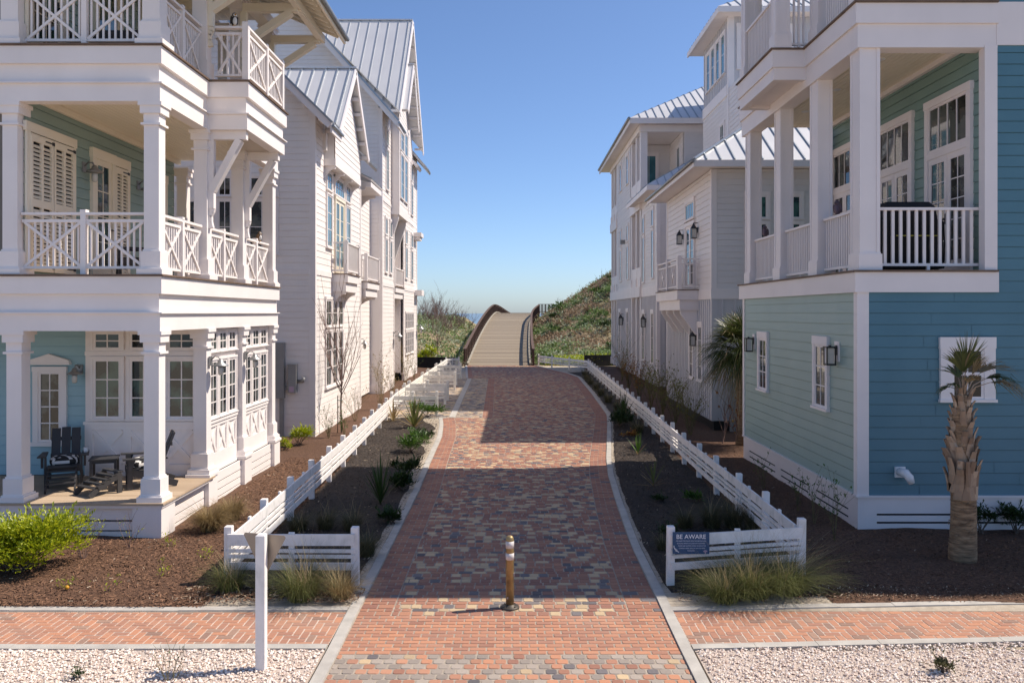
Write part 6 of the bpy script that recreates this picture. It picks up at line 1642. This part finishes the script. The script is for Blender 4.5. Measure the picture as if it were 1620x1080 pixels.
# --- beds between fence and street, left
GL=[('grass clump behind the left front fence, nearest the long fence',472,842,.34,.42,'grass_dull'),('middle grass clump behind the left front fence',515,840,.30,.46,'grass_dull'),('grass clump behind the right end of the left front fence',556,842,.32,.46,'grass_dull'),('grass clump at the free post of the left front fence',580,882,.30,.50,'grass_dull'),
 ('wispy grass clump at the corner post left of the yield sign',366,938,.36,.52,'grass_green'),('big grass clump in front of the left fence, right of the yield sign',478,950,.48,.66,'grass_green'),('small seeding grass clump at the left front fence beside the kerb',540,950,.32,.48,'grass_tan')]
for i,(lab,px,py,r_,h,m) in enumerate(GL): grass(lab,px,py,r_*1.4,h*1.2,520 if i!=5 else 900,m,seed=10 if i<4 else 90,droop=.62)
yucca('spiky_palmetto','tall spiky palmetto in the left bed at the shadow edge','palmetto',602,800,1.0,26,'leaf_dark',spread=.55,wd=.045)
yucca('spiky_palmetto','palmetto with yellowing fan leaves in the left bed by the sunlit kerb','palmetto',655,678,1.1,34,'grass_green',spread=.75,wd=.07,dry=8)
yucca('spiky_palmetto','drooping yellow palmetto in the sunlit left bed near the fence end','palmetto',622,668,.75,18,'grass_tan',spread=1.0,wd=.06)
GB=[('lowest dark green plant at the left kerb, on the shadow edge',640,760,.32,.38),('dark green plant at the left kerb just past the shadow edge',634,776,.25,.3),('broad dark green plant at the left kerb in the sun',650,716,.45,.42),('small dark green plant at the left kerb beside the palmetto',668,700,.32,.32),('dark green plant at the left kerb, nearest the first stall divider',676,660,.55,.42),('tiny green plant in the shaded left bed by the kerb',619,828,.16,.18)]
for lab,px,py,r_,h in GB: bush('kerbside_plant',lab,'plant',px,py,r_*1.2,r_,h*1.2,int(1300*r_+60),'leaf_dark' if r_<.4 else 'leaf_green',(.07,.13),lump=5,group='low green plants along the left kerb')
# --- right beds
GR=[('grass clump behind the notice board',1084,838,.30,.46,'grass_dull',380),('tall grass clump behind the middle of the right front fence',1126,838,.36,.60,'grass_dull',460),('leaning grass clump behind the right front fence by the long fence',1160,836,.38,.60,'grass_dull',460),('grass clump in the corner of the two right fences',1192,842,.36,.55,'grass_dull',420),('small grass clump beside the kerb left of the notice',1048,872,.20,.34,'grass_dull',200),
 ('broad green grass clump in front of the right fence, beside the kerb edging',1146,952,.48,.46,'grass_green',620),('largest green grass clump in front of the middle of the right fence',1190,944,.62,.66,'grass_green',900),('green grass clump at the right end post of the right front fence',1244,938,.62,.62,'grass_green',800),('low dull grass clump under the right front fence rails',1110,915,.36,.42,'grass_dull',320)]
for i,(lab,px,py,r_,h,m,n) in enumerate(GR): grass(lab,px,py,r_*1.35,h*1.2,int(n*1.4),m,seed=10 if m=='grass_dull' else 120,droop=.62)
for i in range(9):
    y=26.5+i*3.0; grass('dull ornamental grass in the row along the long right fence',0,0,.52,.62,260,'grass_dull',seed=24,droop=.55,group='grass clumps in a row along the right fence',xy=(FR(y)-.55+rq.uniform(-.1,.1),y),wd=.011)
yucca('spiky_palmetto','palmetto at the bend of the right kerb among dark leaves','palmetto',986,668,1.1,28,'leaf_dark',spread=.7,wd=.06)
bush('kerbside_plant','dark leafy plant at the bend of the right kerb','plant',978,676,.55,.6,.5,520,'leaf_dark',(.09,.15),lump=6)
yucca('spiky_palmetto','small lime green spiky plant in the sunlit gap of the right bed','palmetto',1009,721,.55,18,'leaf_green',spread=.7,wd=.035,dry=3)
yucca('spiky_palmetto','sparse drooping plant with dry blades in the shaded right bed','palmetto',1034,772,.6,18,'grass_green',spread=1.0,wd=.03,dry=9)
bush('kerbside_plant','small dark sprout in the right bed behind the notice','plant',1038,794,.16,.14,.16,120,'leaf_dark',(.05,.09),lump=3)
bush('kerbside_plant','blue green rosette in the right bed near the long fence','plant',1100,796,.2,.18,.2,90,'leaf_green',(.09,.15),lump=3)
bush('kerbside_plant','dark tuft at the right kerb behind the small grass clump','plant',1052,852,.2,.18,.24,200,'leaf_dark',(.05,.09),lump=3)
bush('kerbside_plant','low dark plant in the right bed beyond the palmetto','plant',997,692,.35,.25,.16,160,'leaf_autumn',(.06,.1),lump=4)
bush('kerbside_plant','green plant at the foot of the right boardwalk railing','plant',858,575,.8,.5,.6,400,'leaf_green',(.14,.24),lump=5)
RB=[('reedy green shrub at the corner of the grey batten wall',1092,690,1.25,120,'leaf_olive'),('tall reedy shrub under the first batten windows',1068,672,1.35,200,'leaf_olive'),('tall reedy shrub between the batten windows',1048,660,1.4,180,'leaf_olive'),('leggy shrub with olive leaves at the recess of the grey house',1030,648,1.35,180,'leaf_olive'),('rust leaved shrub along the grey house',1012,632,1.3,260,'leaf_autumn'),('second rust leaved shrub farther along the grey house',995,616,1.3,220,'leaf_autumn'),('thin twiggy shrub near the far porch posts of the grey house',984,606,2.0,60,'leaf_green')]
for lab,px,py,h,n,ml in RB: leafplant('reedy_shrub',lab,'shrub',px,py,h,.4,12,2,n,ml,'stem',(.06,.12),r0=.011,group='shrubs along the grey house wall',low=.35)
SB=[('young reedy plant near the far end of the teal foundation',1208,776,.7,26),('young reedy plant along the middle of the teal foundation',1262,812,.85,34),('young reedy plant near the third foundation vent of the teal house',1288,832,.9,34),('young reedy plant closest to the teal house corner',1320,856,1.0,40)]
for lab,px,py,h,n in SB: leafplant('reedy_seedling',lab,'plant',px,py,h,.25,6,1,n,'leaf_green','stem',(.05,.08),r0=.005,group='young plants along the teal foundation',low=.5)
leafplant('rose_bush','straggly rose bush with red and yellow leaves below the electric meter','shrub',1166,706,1.3,.35,5,2,60,'leaf_autumn','twig_red',(.08,.15),r0=.012)
leafplant('bare_shrub','bare curved branches in front of the grey corner','shrub',1142,702,1.3,.6,3,1,0,'leaf_green','twig_red',r0=.016)
bush('leafy_bush','dark evergreen bush at the right edge in front of the teal skirt','bush',1606,846,.34,.3,.42,650,'leaf_dark',(.05,.09),lump=5)
bush('leafy_bush','dark evergreen bush behind the palm trunk','bush',1552,846,.22,.25,.52,420,'leaf_dark',(.05,.09),lump=5)
leafplant('seedling','wispy weed growing in the shell gravel beside the post','weed',268,1078,.40,.7,8,1,4,'leaf_green','stem',(.03,.06),r0=.004,z0=.0)
bush('weed_tuft','small dry weed in the shell gravel on the right','weed',1492,1062,.11,.10,.12,150,'grass_dull',(.04,.07),lump=3)
bush('weed_tuft','tiny weed in the shell gravel at the left','weed',122,1074,.08,.07,.06,60,'leaf_dark',(.03,.05),lump=3)

# ================================================================== PALMS
def fan(mb,c,d,L,n,m,droop=.3,seg=3,spread=1.9):
    """costapalmate frond: blades fanning from the end of the stalk"""
    d=Vector(d).normalized(); s=d.cross(Vector((0,0,1)))
    if s.length<.1: s=Vector((1,0,0))
    s.normalize(); u=s.cross(d)
    for i in range(n):
        a=(i/(n-1)-.5)*spread*1.25; dd=(d*math.cos(a)+s*math.sin(a)+u*rq.uniform(-.05,.12)).normalized(); l=L*(1-.28*abs(a)/1.2)*rq.uniform(.85,1.05); w_=.030
        sd_=dd.cross(u).normalized(); b0=len(mb.v)
        mb.cur=m if rq.random()>.10 else 1
        for k in range(seg+1):
            t=k/seg; p=Vector(c)+dd*l*t+Vector((0,0,-droop*l*t*t*rq.uniform(.8,1.2))); ww=w_*(1-t)**.6*.5+.001
            mb.v.extend([tuple(p-sd_*ww),tuple(p+sd_*ww)])
        for k in range(seg): mb.face([b0+2*k,b0+2*k+1,b0+2*k+3,b0+2*k+2])
# near palm
x,y=7.02,12.9
PT=thing('palm_tree','stubby cabbage palm with few fronds in front of the teal wall','palm tree',(x,y,0))
f=MB(); f.smooth=True
prof=[(.205,-.05),(.205,.1),(.195,.35),(.185,.7),(.182,1.0),(.18,1.2),(.17,1.7),(.15,2.1),(.12,2.4),(.09,2.62)]
f.tube([(x+.02*math.sin(z*2),y,z) for r_,z in prof],[r_ for r_,z in prof],18,True)
for q in range(60):   # torn fibre ridges
    a=rq.uniform(0,2*PI); z=rq.uniform(.05,1.1); r_=.19; f.tube([(x+(r_)*math.cos(a),y+r_*math.sin(a),z),(x+(r_+.006)*math.cos(a+.2),y+(r_+.006)*math.sin(a+.2),z+.03),(x+r_*math.cos(a+.45),y+r_*math.sin(a+.45),z+.01)],[.003,.009,.003],4,False)
obj('trunk',f,M['palm_fiber'],PT)
f=MB()
def boot(z,a,L,w_,out,rr_):
    d=Vector((math.cos(a),math.sin(a),0)); s=Vector((-math.sin(a),math.cos(a),0)); lean=s*rq.uniform(-.38,.38)*L
    base=Vector((x,y,z))+d*rr_
    secs=[(0,1.0,0),(.35,.86,.16),(.7,.62,.42),(1,.5,.85)]
    prev=None
    for t,wk,ok in secs:
        c=base+Vector((0,0,L*t))+d*out*ok+lean*t; hw=w_*wk/2; th=.035*(1-.55*t)
        cu=[c-s*hw,c-s*hw*.55+d*th,c+s*hw*.55+d*th,c+s*hw,c+s*hw*.5-d*.012,c-s*hw*.5-d*.012]
        if prev: f.loft(prev,cu,t==1)
        prev=cu
lev=0
for z in [1.10+.135*i for i in range(11)]:
    k=(z-1.1)/1.4; n=5
    for i in range(n):
        a=2*PI*i/n+lev*.63+rq.uniform(-.12,.12); boot(z,a,.40*(1-.42*k)+rq.uniform(-.05,.06),.23*(1-.5*k),.10*(1-.4*k)+rq.uniform(0,.04),.17-.10*k)
    lev+=1
for a in (-1.9,-1.25,-2.4,-.6): boot(1.0,a,.62,.16,.10,.175)
obj('leaf_bases',f,M['palm_boot'],PT)
f=MB(); tip=Vector((x,y,2.66))
FR_=[(-2.0,1.25,.85,.25,0),(-1.2,1.40,.95,.12,0),(-.9,1.1,.8,.3,1),(.2,.75,1.1,.6,1),(.0,.55,1.05,.8,0),(-.5,.45,1.0,.8,1),(-2.7,.75,.42,.75,0),(2.6,.5,.42,.9,0),(1.4,.9,.7,.4,0),(-1.6,.85,.6,.6,1)]
st_=MB()
for a,el,L,dr,m in FR_:
    d=Vector((math.cos(a)*math.cos(el),math.sin(a)*math.cos(el),math.sin(el))); q=tip+d*L*.42+Vector((0,0,-.02*dr))
    st_.tube([tip-Vector((0,0,.2)),tip+d*L*.2,q],[.014,.010,.006],5); fan(f,q,d,L*.72,24,m,dr,spread=1.15)
obj('fronds',f,[M['palm_leaf'],M['palm_dry']],PT); obj('frond_stalks',st_,M['palm_boot'],PT)
# palm between the two right houses
x,y=6.62,24.0
P2=thing('palm_tree','bushy dark fan palm wedged between the teal house and the grey batten house','palm tree',(x,y,0))
f=MB(); f.tube([(x,y,-.05),(x+.03,y,.8),(x,y,1.9),(x,y,2.72)],[.19,.17,.17,.14],14); obj('trunk',f,M['palm_fiber'],P2)
f=MB(); st_=MB(); tip=Vector((x,y,2.78))
for i in range(84):
    a=i*2.4; k=i/84; el=math.radians(80-112*k+rq.uniform(-8,8)); L=rq.uniform(1.25,1.7)
    d=Vector((math.cos(a)*math.cos(el),math.sin(a)*math.cos(el),math.sin(el))); q=tip+d*L*.38
    st_.tube([tip,q],[.012,.006],4,False); fan(f,q,d,L*.72,22,1 if i>78 else 0,.35+.4*k,spread=1.6)
obj('fronds',f,[M['palm_leaf'],M['palm_dry']],P2); obj('frond_stalks',st_,M['palm_leaf'],P2)
f=MB()
for i in range(30):
    a=rq.uniform(0,2*PI); blade(f,(x+.12*math.cos(a),y+.12*math.sin(a),rq.uniform(1.7,2.4)),a,-.5,.30,.4,.035)
obj('dead_frond_skirt',f,M['palm_dry'],P2)

# ================================================================== DUNE SHRUBS AND SILT FENCES
DL=['tallest bare shrub on the left dune','bare shrub at the left end of the dune beside the tallest house','grey twiggy shrub in the middle of the left dune','bare shrub leaning towards the boardwalk railing','low bare shrub beside the boardwalk on the left','bare shrub at the back of the left dune','wide bare shrub on the crest of the left dune','small bare shrub on the slope of the left dune','reddish bare shrub low on the left dune','bare shrub half hidden by the tallest house','pale bare shrub farthest left on the dune','grey bare shrub close to the sea on the left']
for i,lab in enumerate(DL):
    y=rq.uniform(76,108); px=668+ (i*6.2); x=(px-VX)*y/F_PX; h=dune_h(x,y)
    t=thing('bare_dune_shrub',lab,'shrub',(x,y,h),'bare shrubs on the left dune'); mb=MB(); tips=[]
    hh=(3.7 if i==0 else rq.uniform(2.0,3.1))*(1.0-.02*i)
    for k in range(9 if i<8 else 6):
        a=rq.uniform(0,2*PI); s=rq.uniform(.3,1.1); stems_rec(mb,(x+rq.gauss(0,.5),y+rq.gauss(0,.5),h-.1),(math.cos(a)*s,math.sin(a)*s,1),hh*rq.uniform(.35,.55),.032,3,tips,.6,(2,3),.3,3)
    obj('branches',mb,M['twig_red'],t)
for i,(lab,px,y,hh) in enumerate((('bare twigs on the right dune crest beside the grey house',962,92,1.6),('bare twigs on the right dune crest, left of the tallest twigs',950,92,1.3),('small bare twigs partway down the right dune crest',925,95,1.0),('bare twigs above the boardwalk lookout',884,100,1.2))):
    x=(px-VX)*y/F_PX; h=dune_h(x,y); t=thing('bare_dune_shrub',lab,'shrub',(x,y,h)); mb=MB(); tips=[]
    for k in range(5): a=rq.uniform(0,2*PI); s=rq.uniform(.2,.8); stems_rec(mb,(x+rq.gauss(0,.3),y,h-.1),(math.cos(a)*s,math.sin(a)*s,1),hh*.6,.02,2,tips,.5,(2,3),.3,3)
    obj('branches',mb,M['twig_red'],t)
for i in range(16):
    x=rq.uniform(2.6,14); y=rq.uniform(68,94); h=dune_h(x,y)
    t=bush('dune_bush','rounded scrub bush on the slope of the right dune','bush',0,0,rq.uniform(.7,1.3),rq.uniform(.7,1.2),rq.uniform(.6,1.2),220,rq.choice(['leaf_green','leaf_dark','dune_leaf_b','dune_leaf_g']),(.18,.32),xy=(x,y),lump=4,group='scrub bushes on the right dune'); t.location.z=h-.1
for lab,pts in (('black silt fence at the foot of the right dune',[(5.15,61.0),(6.0,61.2),(6.9,61.1),(7.9,61.3)]),('black silt fence beside the tallest house on the left',[(-7.3,57.9),(-6.3,58.1),(-5.2,57.9),(-4.3,58.2)])):
    f=MB(); t=thing('silt_fence',lab,'fence',(pts[0][0],pts[0][1],0))
    for a,b in zip(pts,pts[1:]): f.bar((a[0],a[1],.38),(b[0],b[1],.38),.02,.82)
    obj('fabric',f,M['silt'],t)
    for a in pts: f=MB(); f.box(a[0]-.03,a[0]+.03,a[1]+.02,a[1]+.07,-.1,.95); obj('stake',f,M['twig'],t)
